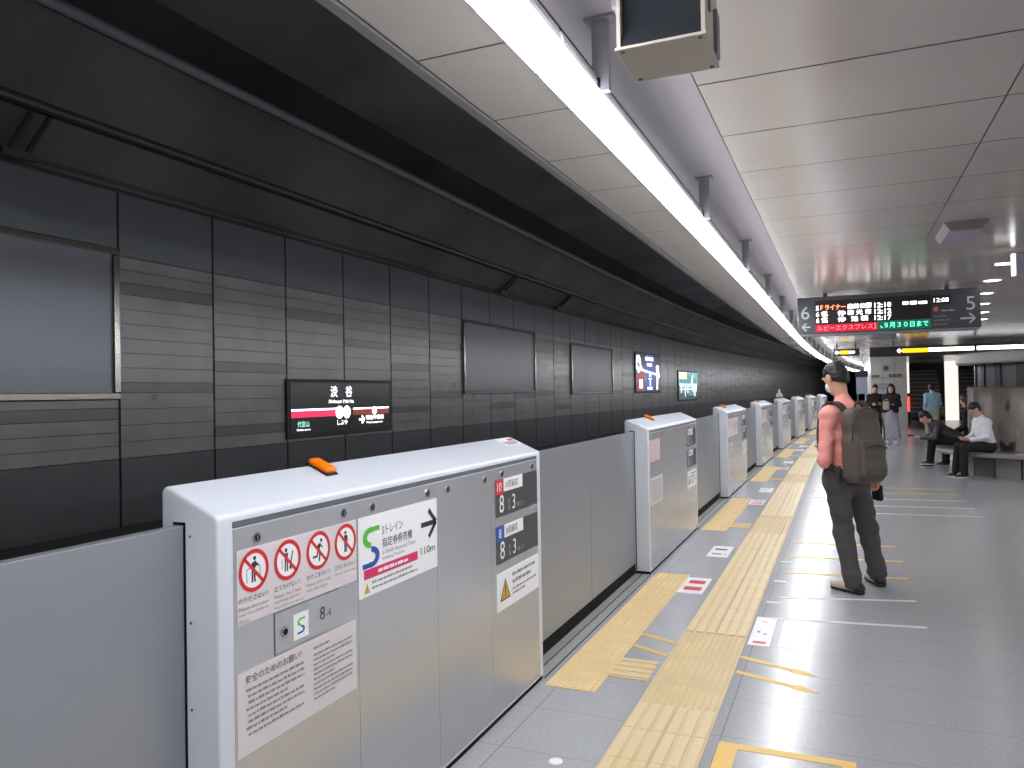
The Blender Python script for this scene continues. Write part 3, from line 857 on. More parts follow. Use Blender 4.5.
def floor_sticker(name, label, x0, x1, y0, y1, inks, group=None, m=M_WHITE):
    root = MB(); root.box(x0, x1, y0, y1, 0.0, 0.0012, m)
    o = tag(root.build(name), label, 'floor sticker', group)
    A = Art(base=0.0003)
    for (u0, v0, u1, h, mm, sd) in inks: A.greek(u0 * (x1 - x0), v0 * (y1 - y0), u1 * (x1 - x0), h * (y1 - y0), mm, 1, sd)
    if inks:
        a = A.build('sticker_print', (x0, y0, 0.0012), (1, 0, 0), (0, 1, 0)); a.parent = o
    return o
RI = [(0.18, 0.60, 0.85, 0.22, M_RED, 1), (0.15, 0.18, 0.85, 0.22, M_RED, 2)]
DI = [(0.18, 0.62, 0.85, 0.16, M_INK, 3), (0.2, 0.22, 0.85, 0.12, M_INK, 4)]
for k in range(4):
    d = GP * k; s = sx(6.4 + d)
    floor_sticker('floor_sticker', ('white floor sticker with two red lines of print, nearest beside the path' if k == 0 else 'white floor sticker with red print by the %s gate opening from the camera' % ORD[k]), -1.25 + s, -1.05 + s, 6.15 + d, 6.68 + d, RI, 'red-print floor stickers')
    s = sx(7.8 + d)
    floor_sticker('floor_sticker', ('white floor sticker with dark print in front of the second cabinet' if k == 0 else 'white floor sticker with dark print in front of the %s cabinet' % ORD[k + 1]), -1.25 + s, -1.05 + s, 7.57 + d, 8.11 + d, DI, 'dark-print floor stickers')
floor_sticker('floor_sticker', 'white floor sticker with small grey marks and red print right of the path', -0.585, -0.452, 5.03, 5.67, [(0.2, 0.06, 0.8, 0.08, M_RED, 5), (0.25, 0.42, 0.4, 0.06, M_GREYINK, 6), (0.55, 0.36, 0.72, 0.06, M_GREYINK, 7), (0.3, 0.8, 0.7, 0.05, M_LINEY, 8)])
floor_sticker('floor_sticker', 'plain white rectangular floor sticker, right one of the pair by the path', -0.405, -0.283, 5.035, 5.665, [])
mb = MB(); mb.cyl((-1.18, 3.15, 0), (-1.18, 3.15, 0.002), 0.03, M_WHITE, n=20); tag(mb.build('floor_dot'), 'small round white spot on the floor beside the nearest cabinet', 'floor marking')

# =================================================================== LAMP LINE
LX = -0.762; LZ = 2.575; LP = 2.093; L0 = 2.10
def make_fixture(label, loc, rz, extra=True):
    t = thing('ceiling_lamp', label, 'lamp', loc, rz, 'hanging tube lamps in one line')
    mb = MB(); mb.prism([(-0.034, 0.045), (0.034, 0.045), (0.036, 0.06), (0.03, 0.085), (-0.03, 0.085), (-0.036, 0.06)], 'y', 0.012, LP - 0.012, M_FIX); mb.build('lamp_housing', t)
    mb = MB(); mb.tube([(0, 0.022 + i * (LP - 0.044) / 4, 0.0) for i in range(5)], 0.054, M_TUBE, 16); gt = mb.build('glowing_tube', t, smooth=True)
    gt.data.materials.append(M_TUBETOP)          # upper half given a weaker glow, to keep light off the ceiling
    for f in gt.data.polygons:
        if f.normal.z > 0.05: f.material_index = 1
    for y in (0.010, LP - 0.022):
        mb = MB(); mb.box(-0.03, 0.03, y, y + 0.012, -0.02, 0.05, M_FIX, 0.004); mb.build('tube_socket', t)
    mb = MB(); y = 0.368; hx = 0.045
    mb.box(hx - 0.028, hx + 0.028, y - 0.014, y + 0.014, 0.03, 0.266, M_HANGER); mb.box(hx - 0.05, hx + 0.05, y - 0.03, y + 0.03, 0.266, 0.275, M_HANGER); mb.box(0.0, hx, y - 0.014, y + 0.014, 0.04, 0.075, M_HANGER); mb.build('hanger', t)
    return t
NTH = ['hanging tube lamp cut by the top edge of the picture, left of the hanging box', 'hanging tube lamp just past the gap in the lamp line, second from the picture top'] + \
      ['%s hanging tube lamp of the bright line, counted from the picture top' % w for w in ('third', 'fourth', 'fifth', 'sixth', 'seventh', 'eighth', 'ninth', 'tenth', 'eleventh', 'twelfth', 'thirteenth', 'fourteenth', 'fifteenth', 'sixteenth', 'seventeenth', 'eighteenth', 'nineteenth', 'twentieth', 'twenty-first', 'twenty-second', 'twenty-third', 'twenty-fourth', 'twenty-fifth', 'twenty-sixth', 'twenty-seventh', 'twenty-eighth', 'twenty-ninth', 'thirtieth')]
lamp0 = None
for i in range(-3, 29):
    y = L0 + LP * i
    loc = (LX + sx(y), y, LZ); rz = chord(y, LP)
    lab = NTH[i + 1] if i >= -1 else ('hanging tube lamp behind the camera, in line with the ones in view' if i == -2 else 'last hanging tube lamp far behind the camera')
    if lamp0 is None: lamp0 = make_fixture(lab, loc, rz)
    else: dup(lamp0, loc, rz, lab, 'hanging tube lamps in one line')
# unseen copies of the lamps, added to light the right side of the platform
for i in range(-2, 9):
    y = L0 + LP * i
    dup(lamp0, (6.1, y, LZ), 0, ('added unseen tube lamp %d of the line along the far side of the platform' % (i + 3)), 'added unseen tube lamps along the other side')

# =================================================================== CEILING THINGS
def hanging_monitor():
    t = thing('monitor_box', 'dark-faced box hanging from the ceiling beside the lamp line', 'monitor', (-0.41, 2.05, 2.5), 0)
    mb = MB()
    # housing open towards the camera: sides, top, back
    mb.box(-0.114, -0.104, -0.10, 0.11, 0.0, 0.35, M_BOXGREY); mb.box(0.104, 0.114, -0.10, 0.11, 0.0, 0.35, M_BOXGREY)
    mb.box(-0.104, 0.104, 0.10, 0.11, 0.0, 0.35, M_BOXGREY); mb.build('housing', t)
    mb = MB(); mb.prism([(-0.095, 0.0), (-0.102, 0.0), (-0.102, 0.0), (-0.075, 0.062), (-0.085, 0.35), (-0.06, 0.35), (-0.06, 0.0)], 'x', -0.103, 0.103, M_SCREEN); mb.build('dark_screen', t)
    mb = MB(); mb.box(-0.118, 0.118, -0.108, 0.118, -0.008, 0.0, M_BOXGREY, 0.002)
    b = mb.build('bottom_plate', t)
    q = MB()
    for x in (-0.1, 0.1):
        for y in (-0.092, 0.1): q.cyl((x, y, -0.008), (x, y, -0.0105), 0.006, M_GROOVE, n=10)
    q.build('screw_heads', b)
    mb = MB(); mb.box(0.114, 0.124, 0.04, 0.09, 0.0, 0.12, M_HANGER); mb.box(0.114, 0.119, -0.05, -0.03, 0.08, 0.33, M_GROOVE); mb.build('side_bracket', t)
    mb = MB(); mb.box(-0.13, -0.118, -0.09, 0.11, 0.12, 0.35, M_HANGER); mb.build('side_hood', t)
hanging_monitor()
t = thing('ceiling_hatch_lamp', 'small rectangular grey fixture on the ceiling at upper right', 'ceiling fixture', (0.89, 7.0, 2.85), 0)
mb = MB(); mb.prism([(-0.15, 0.0), (-0.11, -0.06), (0.11, -0.06), (0.15, 0.0)], 'y', -0.32, 0.32, mat('fixture_grey', (104, 100, 100), 0.5)); mb.build('fixture_body', t)
mb = MB(); mb.box(-0.1, 0.1, -0.29, 0.29, -0.066, -0.06, mat('lilac_diffuser', (146, 138, 158), 0.4)); mb.build('diffuser', t)
for i, (x, y) in enumerate(((1.65, 10.55), (1.79, 11.97), (1.98, 13.47), (2.2, 15.01), (2.42, 16.58))):
    t = thing('ceiling_downlight', '%s round ceiling downlight, in the row right of the departure board' % ('nearest and brightest', 'second', 'third', 'fourth', 'farthest')[i], 'lamp', (x, y, 2.85), 0, 'round downlights')
    mb = MB(); mb.ring((0, 0, 0), [(0.085, 0), (0.105, 0), (0.105, -0.012), (0.085, -0.008)], M_FIX, 28); mb.build('trim_ring', t)
    mb = MB(); mb.cyl((0, 0, -0.001), (0, 0, -0.006), 0.085, M_LITW if False else MATS.get('downlight_glow') or mat('downlight_glow', (255, 255, 255), 0.4, emit=(255, 252, 244), estr=14), n=28); mb.build('lamp_disc', t)

# departure board
def departure_board():
    x0, x1 = -0.52, 1.56; W = x1 - x0; z0, z1 = 2.315, 2.80; H = z1 - z0; Y = 10.75
    t = thing('departure_board', 'dark hanging departure board with lit train times between numbers 6 and 5', 'sign', ((x0 + x1) / 2, Y, z0), 0)
    mb = MB(); mb.box(-W / 2, W / 2, 0.0, 0.28, 0.0, H, M_SIGNBODY, 0.008); mb.build('housing', t)
    mb = MB(); mb.box(-W / 2 + 0.02, W / 2 - 0.02, -0.006, 0.286, -0.018, 0.0, M_HANGER, 0.004); mb.build('bottom_rail', t)
    for x in (-0.7, 0.7):
        mb = MB(); mb.cyl((x, 0.14, H), (x, 0.14, 2.85 - z0), 0.03, M_SIGNBODY, n=12); mb.build('hanger', t)
    def k(px): return (px - 797) / (980 - 797) * W       # along the board
    U = (1, 0, 0); V = (0, 0, 1)
    org = (-W / 2, -0.001, 0.0)
    # left number panel
    A = Art(); A.text('6', 0.045, 0.20, M_SIGNTXT, h=0.165, res=4)
    A.line([(0.05, 0.095), (0.155, 0.095)], 0.02, M_SIGNTXT, 1); A.line([(0.105, 0.145), (0.052, 0.095), (0.105, 0.045)], 0.018, M_SIGNTXT, 1)
    A.build('track_number', org, U, V, t)
    # led screen
    s0, s1 = 0.215, 1.545
    mb = MB(); mb.box(-W / 2 + s0, -W / 2 + s1, -0.004, 0.0, 0.02, 0.43, M_LEDBG); sc = mb.build('led_screen', t)
    A = Art(base=0.0012)
    A.rect(0, 0.0, 0.73, 0.10, M_LEDRED, 0); A.rect(0.73, 0.0, s1 - s0, 0.11, M_LEDGREEN, 0)
    A.text('ルビーエクスプレス】', 0.02, 0.018, M_LEDP, h=0.07, w=0.69)
    A.text('、', 0.76, 0.02, M_LEDC, h=0.03); A.text('９月３０日まで', 0.81, 0.022, M_LEDC, h=0.068, w=0.49)
    BOLD[0] = 0.011
    rows = ((0.285, '5', 'Ｆライナー', '森林公園', '12:10', M_LEDO), (0.205, '6', '各　停', '和 光 市', '12:12', M_LEDW), (0.125, '6', '各　停', '池 袋', '12:17', M_LEDW))
    for v, n, ty, dest, tm, mm in rows:
        A.text(n, 0.01, v, M_LEDW, h=0.06); A.text(ty, 0.065, v, mm, h=0.068, w=0.30)
        A.text(dest, 0.525, v, M_LEDW, h=0.068, w=0.28 if len(dest) != 3 else 0.2, align='c'); A.text(tm, 0.70, v, M_LEDW, h=0.06, w=0.19)
    BOLD[0] = 0.0
    A.greek(1.02, 0.30, 1.29, 0.045, M_LEDW, 1, 3)
    A.build('led_lettering', (-W / 2 + s0, -0.004, 0.02), U, V, sc)
    # right side: clock, small print, number
    A = Art()
    mb = MB(); mb.box(-W / 2 + 1.56, -W / 2 + 1.76, -0.004, 0.0, 0.30, 0.41, M_LEDBG); ck = mb.build('clock_window', t)
    A.text('12:08', 0.02, 0.03, M_LEDW, h=0.05, w=0.16); A.build('led_lettering', (-W / 2 + 1.56, -0.004, 0.30), U, V, ck)
    A = Art(); A.disc(1.60, 0.245, 0.028, M_LITBROWN, 1); A.greek(1.66, 0.215, 1.80, 0.016, M_SIGNTXT, 1, 2)
    A.greek(1.57, 0.15, 1.72, 0.014, M_HANGER, 1, 4); A.greek(1.57, 0.10, 1.75, 0.014, M_HANGER, 1, 5); A.greek(1.57, 0.05, 1.72, 0.014, M_HANGER, 1, 6)
    A.text('5', 1.925, 0.215, M_SIGNTXT, h=0.165, res=4)
    A.line([(1.86, 0.115), (2.01, 0.115)], 0.022, M_SIGNTXT, 1); A.line([(1.955, 0.175), (2.015, 0.115), (1.955, 0.055)], 0.02, M_SIGNTXT, 1)
    A.build('track_number', org, U, V, t)
departure_board()

def exit_sign(name, label, x0, x1, z0, z1, Y, segs):
    W = x1 - x0
    t = thing(name, label, 'sign', (x0, Y, z0), 0)
    mb = MB(); mb.box(0, W, 0, 0.18, 0, z1 - z0, M_SIGNBODY if False else M_COLK, 0.006); mb.build('housing', t)
    for x in (W * .15, W * .85):
        mb = MB(); mb.cyl((x, 0.09, z1 - z0), (x, 0.09, 2.85 - z0), 0.02, M_COLK, n=8); mb.build('hanger', t)
    for nm, a, b, c, d, m in segs:
        mb = MB(); mb.box(a, b, -0.006, 0.0, c, d, m); mb.build(nm, t)
    A = Art(base=0.0)
    return t
t = exit_sign('exit_sign', 'long dark hanging sign with a lit yellow and white strip before the stairs', 0.70, 4.6, 2.44, 2.70, 23.0,
          [('yellow_panel', 0.80, 1.42, 0.09, 0.20, M_LITY), ('white_panel', 1.42, 2.46, 0.10, 0.20, M_LITW), ('white_panel', 2.52, 3.85, 0.10, 0.20, M_LITW)])
A = Art(); A.line([(0.68, 0.145), (0.79, 0.145)], 0.035, M_LITW, 1); A.line([(0.74, 0.195), (0.675, 0.145), (0.74, 0.095)], 0.03, M_LITW, 1); A.build('arrow', (0, 0, 0), (1, 0, 0), (0, 0, 1), t)
t = exit_sign('exit_sign', 'small dark hanging sign with a lit yellow arrow panel near the lamp line', -0.22, 0.46, 2.52, 2.72, 23.6,
          [('yellow_panel', 0.18, 0.42, 0.05, 0.15, M_LITY), ('white_panel', 0.42, 0.56, 0.07, 0.13, M_LITW)])
A = Art(); A.line([(0.06, 0.1), (0.17, 0.1)], 0.03, M_LITW, 1); A.line([(0.11, 0.145), (0.055, 0.1), (0.11, 0.055)], 0.03, M_LITW, 1); A.build('arrow', (0, 0, 0), (1, 0, 0), (0, 0, 1), t)
# lit sign cut by the right picture edge
t = thing('hanging_light_sign', 'hanging sign with bright white edge at the right edge of the picture', 'sign', (1.455, 8.3, 2.61), 0)
mb = MB(); mb.box(0.03, 0.9, -0.02, 0.02, 0.0, 0.2, M_HANGER, 0.004); mb.build('sign_panel', t)
mb = MB(); mb.box(0.0, 0.028, -0.025, 0.025, 0.0, 0.2, M_LITW, 0.004); mb.build('lit_edge', t)
mb = MB(); mb.box(-0.13, 0.0, -0.012, 0.012, 0.105, 0.125, M_LITW); mb.build('lit_arm', t)
mb = MB(); mb.cyl((0.45, 0, 0.2), (0.45, 0, 0.25), 0.015, M_HANGER, n=8); mb.build('hanger', t)

# =================================================================== WALL BOARDS
def wall_board(label, y0, y1, z0, z1, fw, divs=0):
    t = thing('wall_board', label, 'board', (WX + sx(y0), y0, z0), chord(y0, y1 - y0), 'blank grey boards on the tunnel wall')
    W = y1 - y0; H = z1 - z0
    mb = MB(); mb.box(0.002, 0.02, fw * .8, W - fw * .8, fw * .8, H - fw * .8, M_BOARD)
    b = mb.build('board_sheet', t)
    if divs:
        for i in range(1, divs):
            q = MB(); q.box(0.02, 0.021, W * i / divs - 0.006, W * i / divs + 0.006, fw, H - fw, M_GROOVE); q.build('sheet_joint', b)
    for nm, a in (('frame_rail', (0, W, 0, fw)), ('frame_rail', (0, W, H - fw, H)), ('frame_stile', (0, fw, fw, H - fw)), ('frame_stile', (W - fw, W, fw, H - fw))):
        mb = MB(); mb.box(0.002, 0.045, a[0], a[1], a[2], a[3], M_STEEL, 0.006); mb.build(nm, t)
    return t
wall_board('large blank grey board in a steel frame at the left edge of the picture', 1.45, 4.53, 1.615, 2.86, 0.055)
wall_board('wide blank grey board in a thin steel frame, in the middle of the tunnel wall', 10.80, 13.88, 1.62, 2.80, 0.05)
wall_board('blank grey board of three upright sheets, farther along than the wide one', 16.02, 19.2, 1.575, 2.72, 0.05, 3)

# station name sign
def name_sign():
    y0, y1, z0, z1 = 6.60, 8.66, 1.16, 1.81; W = y1 - y0; H = z1 - z0
    t = thing('station_name_sign', 'black lit station name sign with a red band on the tunnel wall', 'sign', (WX, y0, z0), 0)
    mb = MB(); mb.box(0.0, 0.03, 0, W, 0, H, M_BLACK, 0.006); mb.build('housing', t)
    mb = MB(); mb.box(0.028, 0.034, 0.05, W - 0.05, 0.05, H - 0.04, M_NAMEBG); f = mb.build('sign_face', t)
    # seen from the platform (+x side) the reading direction is +y
    A = Art(base=0.0008)
    A.rect(0.06, 0.225, 0.98, 0.31, M_LITRED, 0); A.rect(0.06, 0.298, 0.98, 0.318, M_LITW, 1)
    A.rect(1.2, 0.225, W - 0.07, 0.30, M_LITBROWN, 0); A.rect(1.2, 0.292, W - 0.07, 0.31, M_LITW, 1)
    A.text('渋', 0.757, 0.445, M_LITW, h=0.13); A.text('谷', 1.05, 0.445, M_LITW, h=0.13)
    A.text('Shibuya', 0.72, 0.365, M_LITW, h=0.05, w=0.25); A.text('TY01 F16', 0.99, 0.37, M_LITW, h=0.04, w=0.22)
    for cu in (0.925, 1.07):
        A.disc(cu, 0.265, 0.075, M_LITW, 2); A.arc(cu, 0.265, 0.055, 0.066, 0, 360, M_LITRED if cu < 1.0 else M_LITBROWN, 3)
    A.text('TY', 0.925, 0.275, M_NAMEBG, h=0.022, align='c', layer=3); A.text('01', 0.925, 0.235, M_NAMEBG, h=0.03, align='c', layer=3)
    A.text('F', 1.07, 0.275, M_NAMEBG, h=0.022, align='c', layer=3); A.text('16', 1.07, 0.235, M_NAMEBG, h=0.03, align='c', layer=3)
    A.text('しぶや', 0.88, 0.115, M_LITW, h=0.06, w=0.2)
    A.text('代官山', 0.16, 0.12, M_LITMINT, h=0.065, w=0.2); A.text('Daikan-yama', 0.15, 0.075, M_LITW, h=0.026, w=0.23)
    A.line([(1.32, 0.165), (1.43, 0.165)], 0.025, M_LITW, 1); A.line([(1.38, 0.21), (1.435, 0.165), (1.38, 0.12)], 0.025, M_LITW, 1)
    A.text('明治神宮前', 1.47, 0.155, M_LITW, h=0.06, w=0.40); A.text('Meiji-jingumae', 1.48, 0.105, M_LITW, h=0.03, w=0.36)
    A.disc(1.66, 0.268, 0.05, M_LITW, 2); A.text('F15', 1.66, 0.255, M_LITBROWN, h=0.024, align='c', layer=3)
    A.build('lettering', (0.034, 0, 0), UY, VZ, f)
name_sign()

def poster(name, label, y0, y1, z0, z1):
    t = thing(name, label, 'screen', (WX + sx(y0), y0, z0), chord(y0, y1 - y0))
    mb = MB(); mb.box(0.0, 0.03, -0.05, y1 - y0 + 0.05, -0.05, z1 - z0 + 0.04, M_BLACK, 0.006); mb.build('frame', t)
    return t
y0, y1, z0, z1 = 21.45, 24.35, 1.62, 2.73; W = y1 - y0; H = z1 - z0
t = poster('advert_screen', 'lit blue and black advertising screen on the tunnel wall past the boards', y0, y1, z0, z1)
mb = MB(); mb.box(0.028, 0.034, 0, W, 0, H, M_PDARK); f = mb.build('screen_face', t)
A = Art(base=0.001, step=0.002)
A.rect(W * .40, 0.02, W * .70, H, M_PBLUE, 0); A.rect(W * .05, 0.02, W * .30, H * .52, M_PRED, 0)
A.rect(W * .12, H * .08, W * .24, H * .32, M_PWHITE, 1); A.rect(W * .16, H * .32, W * .22, H * .44, M_PRED, 1)
A.poly([(0.02, H * .60), (W * .3, H * .52), (W * .85, H * .44), (W * .85, H * .49), (W * .3, H * .58), (0.02, H * .68)], M_PWHITE, 2)
A.arc(W * .1, H * .72, W * .05, W * .09, 0, 300, M_PWHITE, 2); A.line([(W * .03, H * .92), (W * .22, H * .6)], W * .03, M_PWHITE, 2)
A.poly([(W * .80, H * .72), (W * .90, H * .74), (W * .93, H * .5), (W * .97, H * .42), (W * .88, H * .36), (W * .86, H * .05), (W * .80, H * .05), (W * .82, H * .44)], M_PWHITE, 2)
for a, b, c, d in ((.36, .83, .68, .93), (.42, .68, .62, .76), (.5, .40, .58, .46), (.46, .33, .6, .36), (.52, .15, .56, .33), (.42, .05, .62, .12)): A.rect(W * a, H * b, W * c, H * d, M_PWHITE, 3)
A.build('advert_print', (0.034, 0, 0), UY, VZ, f)
y0, y1, z0, z1 = 26.85, 29.9, 1.31, 2.30; W = y1 - y0; H = z1 - z0
t = poster('advert_screen', 'smaller pale teal lit advertising screen on the tunnel wall, farthest of the two', y0, y1, z0, z1)
mb = MB(); mb.box(0.028, 0.034, 0, W, 0, H, M_PTEALD); f = mb.build('screen_face', t)
A = Art(base=0.001, step=0.002); rnd = random.Random(5)
A.rect(0, H * .5, W, H, M_PTEAL, 0); A.rect(W * .02, H * .74, W * .4, H * .98, M_PCREAM, 1)
for i in range(14):
    u = W * (0.05 + 0.065 * i); A.rect(u, H * rnd.uniform(.1, .3), u + W * .035, H * rnd.uniform(.45, .6), M_PWHITE if rnd.random() < .5 else M_PTEAL, 1)
    A.rect(u, H * .6, u + W * .03, H * rnd.uniform(.65, .95), M_PTEALD, 1)
for v in (.36, .46, .53): A.rect(W * .05, H * v, W * .95, H * (v + .03), M_PWHITE, 2)
A.poly([(W * .62, H * .55), (W * .70, H * .9), (W * .74, H * .9), (W * .74, H * .55)], M_PWHITE, 2)
A.build('advert_print', (0.034, 0, 0), UY, VZ, f)

# white marker standing on the track side
t = thing('track_marker', 'small white marker on a post rising behind the fifth and sixth cabinets', 'marker', (-1.95 + 0.09, 26.0, -1.15), 0)
mb = MB(); mb.cyl((0, 0, 0), (0, 0, 2.55), 0.03, M_COLK, n=8); mb.build('post', t)
mb = MB(); mb.prism([(-0.11, 2.52), (0.11, 2.52), (0.09, 2.62), (0.03, 2.66), (0.035, 2.74), (0.0, 2.78), (-0.035, 2.74), (-0.03, 2.66), (-0.09, 2.62)], 'y', -0.05, -0.02, M_MARKER); mb.build('marker_plate', t)

# =================================================================== BENCH AND COLUMN, END WALL, STAIRS
BC = (3.6, 16.8)
t = thing('round_bench', 'round stone bench around the big polished column at the right', 'bench', (BC[0], BC[1], 0), 0)
mb = MB(); mb.ring((0, 0, 0), [(1.44, 0.36), (1.95, 0.36), (1.965, 0.375), (1.965, 0.415), (1.95, 0.43), (1.44, 0.43)], M_CONC, 120); mb.build('seat_ring', t, auto=30)
for i in range(24):
    a0 = 2 * PI * i / 24 + 0.008; a1 = 2 * PI * (i + 1) / 24 - 0.008
    q = MB(); vs = []
    for z in (0.0, 0.36):
        for j in range(5):
            a = a0 + (a1 - a0) * j / 4; vs.append((1.68 * math.cos(a), 1.68 * math.sin(a), z))
        for j in range(5):
            a = a1 - (a1 - a0) * j / 4; vs.append((1.45 * math.cos(a), 1.45 * math.sin(a), z))
    fs = [tuple(range(10)), tuple(range(19, 9, -1))] + [(j, 10 + j, 10 + (j + 1) % 10, (j + 1) % 10) for j in range(10)]
    q.add(vs, fs, M_CONC if i % 2 else M_CONCD); q.build('base_block', t)
c = MB()
c.ring((BC[0], BC[1], 0), [(1.0, 0.0), (1.42, 0.0), (1.42, 1.56), (1.40, 1.585), (1.0, 1.585)], M_DRUM, 144)
c.ring((BC[0], BC[1], 0), [(0.9, 1.585), (1.27, 1.585), (1.27, 2.03), (0.9, 2.03)], M_COLD, 96)
for i in range(20):
    a = 2 * PI * i / 20
    c.box(-0.06, 0.06, -0.02, 0.02, 1.586, 2.02, M_COLK, 0, Matrix.Translation((BC[0] + 1.275 * math.cos(a), BC[1] + 1.275 * math.sin(a), 0)) @ Matrix.Rotation(a + PI / 2, 4, 'Z'))
c.ring((BC[0], BC[1], 0), [(0.3, 2.01), (1.58, 2.01), (1.60, 2.04), (1.60, 2.18), (1.58, 2.21), (0.3, 2.21)], M_RING, 144)
c.ring((BC[0], BC[1], 0), [(0.3, 2.2), (0.4, 2.2), (0.4, 2.85), (0.3, 2.85)], M_RING, 48)
tag(c.build('column', auto=30), kind='structure')

# white wall block left of the stairs
def end_wall():
    mb = MB()
    mb.box(1.02, 2.28, 33.0, 42.0, 0.0, 2.85, M_WALLW)
    for x in (1.44, 1.86): mb.box(x - 0.006, x + 0.006, 32.997, 33.0, 0.0, 2.84, M_CEILGAP)
    mb.box(1.02, 2.28, 32.996, 33.0, 1.98, 1.99, M_CEILGAP)
    return tag(mb.build('wall_end'), kind='structure')
end_wall()
def wall_sign(name, label, x0, x1, z0, z1, m, Y=32.99, th=0.03):
    mb = MB(); mb.box(x0, x1, Y - th, Y, z0, z1, m, 0.004)
    o = tag(mb.build(name), label, 'sign'); A = Art()
    A.greek(0.1 * (x1 - x0), 0.35 * (z1 - z0), 0.9 * (x1 - x0), 0.3 * (z1 - z0), M_SIGNTXT, 1, 9); a = A.build('sign_print', (x0, Y - th, z0), (1, 0, 0), (0, 0, 1)); a.parent = o
    return o
wall_sign('wall_plate', 'short dark plate high on the white end wall, left of the woman', 1.05, 1.33, 2.02, 2.10, M_PLATE)
wall_sign('wall_plate', 'longer dark plate high on the white end wall, above the woman', 1.66, 2.10, 2.02, 2.12, M_PLATE)
wall_sign('wall_notice', 'pale blue notice on the white end wall beside the woman', 1.30, 1.62, 1.55, 1.78, M_GREENB)
wall_sign('wall_notice', 'small cream notice on the white end wall behind the man in black', 1.06, 1.24, 1.52, 1.80, M_BEIGE)
mb = MB(); mb.ring((0, 0, 0), [(0.10, -0.02), (0.15, -0.02), (0.15, 0.02), (0.10, 0.02)], M_BOXGREY, 24); mb.cyl((0, 0, -0.015), (0, 0, 0.015), 0.1, M_GROOVE, n=24)
mb.v = [(x + 1.56, 32.97 - z * 1.0, y + 2.36) for x, y, z in mb.v]
tag(mb.build('wall_clock'), 'round grey fitting high on the white end wall', 'wall fitting')
# pale board further along the passage, behind the man's head
t = thing('notice_board', 'blue-grey notice board under a dark box, behind the man\'s head', 'board', (0.62, 30.0, 0), 0)
mb = MB(); mb.box(-0.16, 0.20, 0, 0.06, 1.40, 2.0, M_GREENB, 0.006); mb.build('board_face', t)
mb = MB(); mb.box(-0.18, 0.22, -0.06, 0.1, 2.0, 2.22, M_COLK, 0.01); mb.build('top_box', t)
mb = MB(); mb.box(-0.14, -0.10, 0.01, 0.05, 0, 1.4, M_HANGER); mb.build('leg', t)
mb = MB(); mb.box(0.14, 0.18, 0.01, 0.05, 0, 1.4, M_HANGER); mb.build('leg', t)

def stairs(label, x0, x1, y0):
    t = thing('staircase', label, 'stairs', ((x0 + x1) / 2, y0, 0), 0)
    w = (x1 - x0) / 2
    for i in range(12):
        mb = MB(); z = 0.205 * (i + 1); y = 0.30 * i
        mb.box(-w, w, y, y + 0.31, max(0, z - 0.42), z, M_STAIR)
        mb.box(-w, w, y - 0.006, y + 0.05, z - 0.012, z + 0.004, M_NOSE); mb.build('step', t)
    return t
stairs('wide dark staircase going up left of the bright lit panel', 3.02, 4.5, 42.0)
stairs('dark staircase going up right of the bright lit panel, partly behind the column', 5.1, 6.6, 42.0)
mb = MB(); mb.box(2.28, 2.60, 42.0, 47.0, 0.0, 5.5, M_WALLW); mb.box(6.62, 9.5, 42.0, 47.0, 0, 5.5, M_WALLW); mb.box(2.3, 6.62, 46.9, 47.1, 0, 6.5, M_STAIR)
tag(mb.build('wall_stairwell'), kind='structure')
for i, (x0, x1, lab) in enumerate(((2.62, 2.72, 'thin bright light strip at the left side of the staircase'), (2.84, 3.0, 'second bright light strip beside the left staircase'), (4.52, 5.08, 'wide bright lit panel between the two staircases'))):
    mb = MB(); mb.box(x0, x1, 42.0, 42.1, 0.0, 2.84, MATS.get('stair_panel_glow') or mat('stair_panel_glow', (250, 246, 240), 0.4, emit=(255, 250, 242), estr=1.0))
    o = tag(mb.build('light_panel'), lab, 'lit panel', 'lit panels at the stairs')
t = thing('escalator_post', 'dark post with a glowing red lamp at the foot of the stairs', 'post', (2.62, 37.5, 0), 0)
mb = MB(); mb.box(-0.09, 0.09, 0, 0.12, 0, 1.35, M_COLK, 0.02); mb.build('post_body', t)
mb = MB(); mb.box(-0.06, 0.06, -0.01, 0.0, 0.55, 1.2, M_REDLIT); mb.build('red_lamp', t)

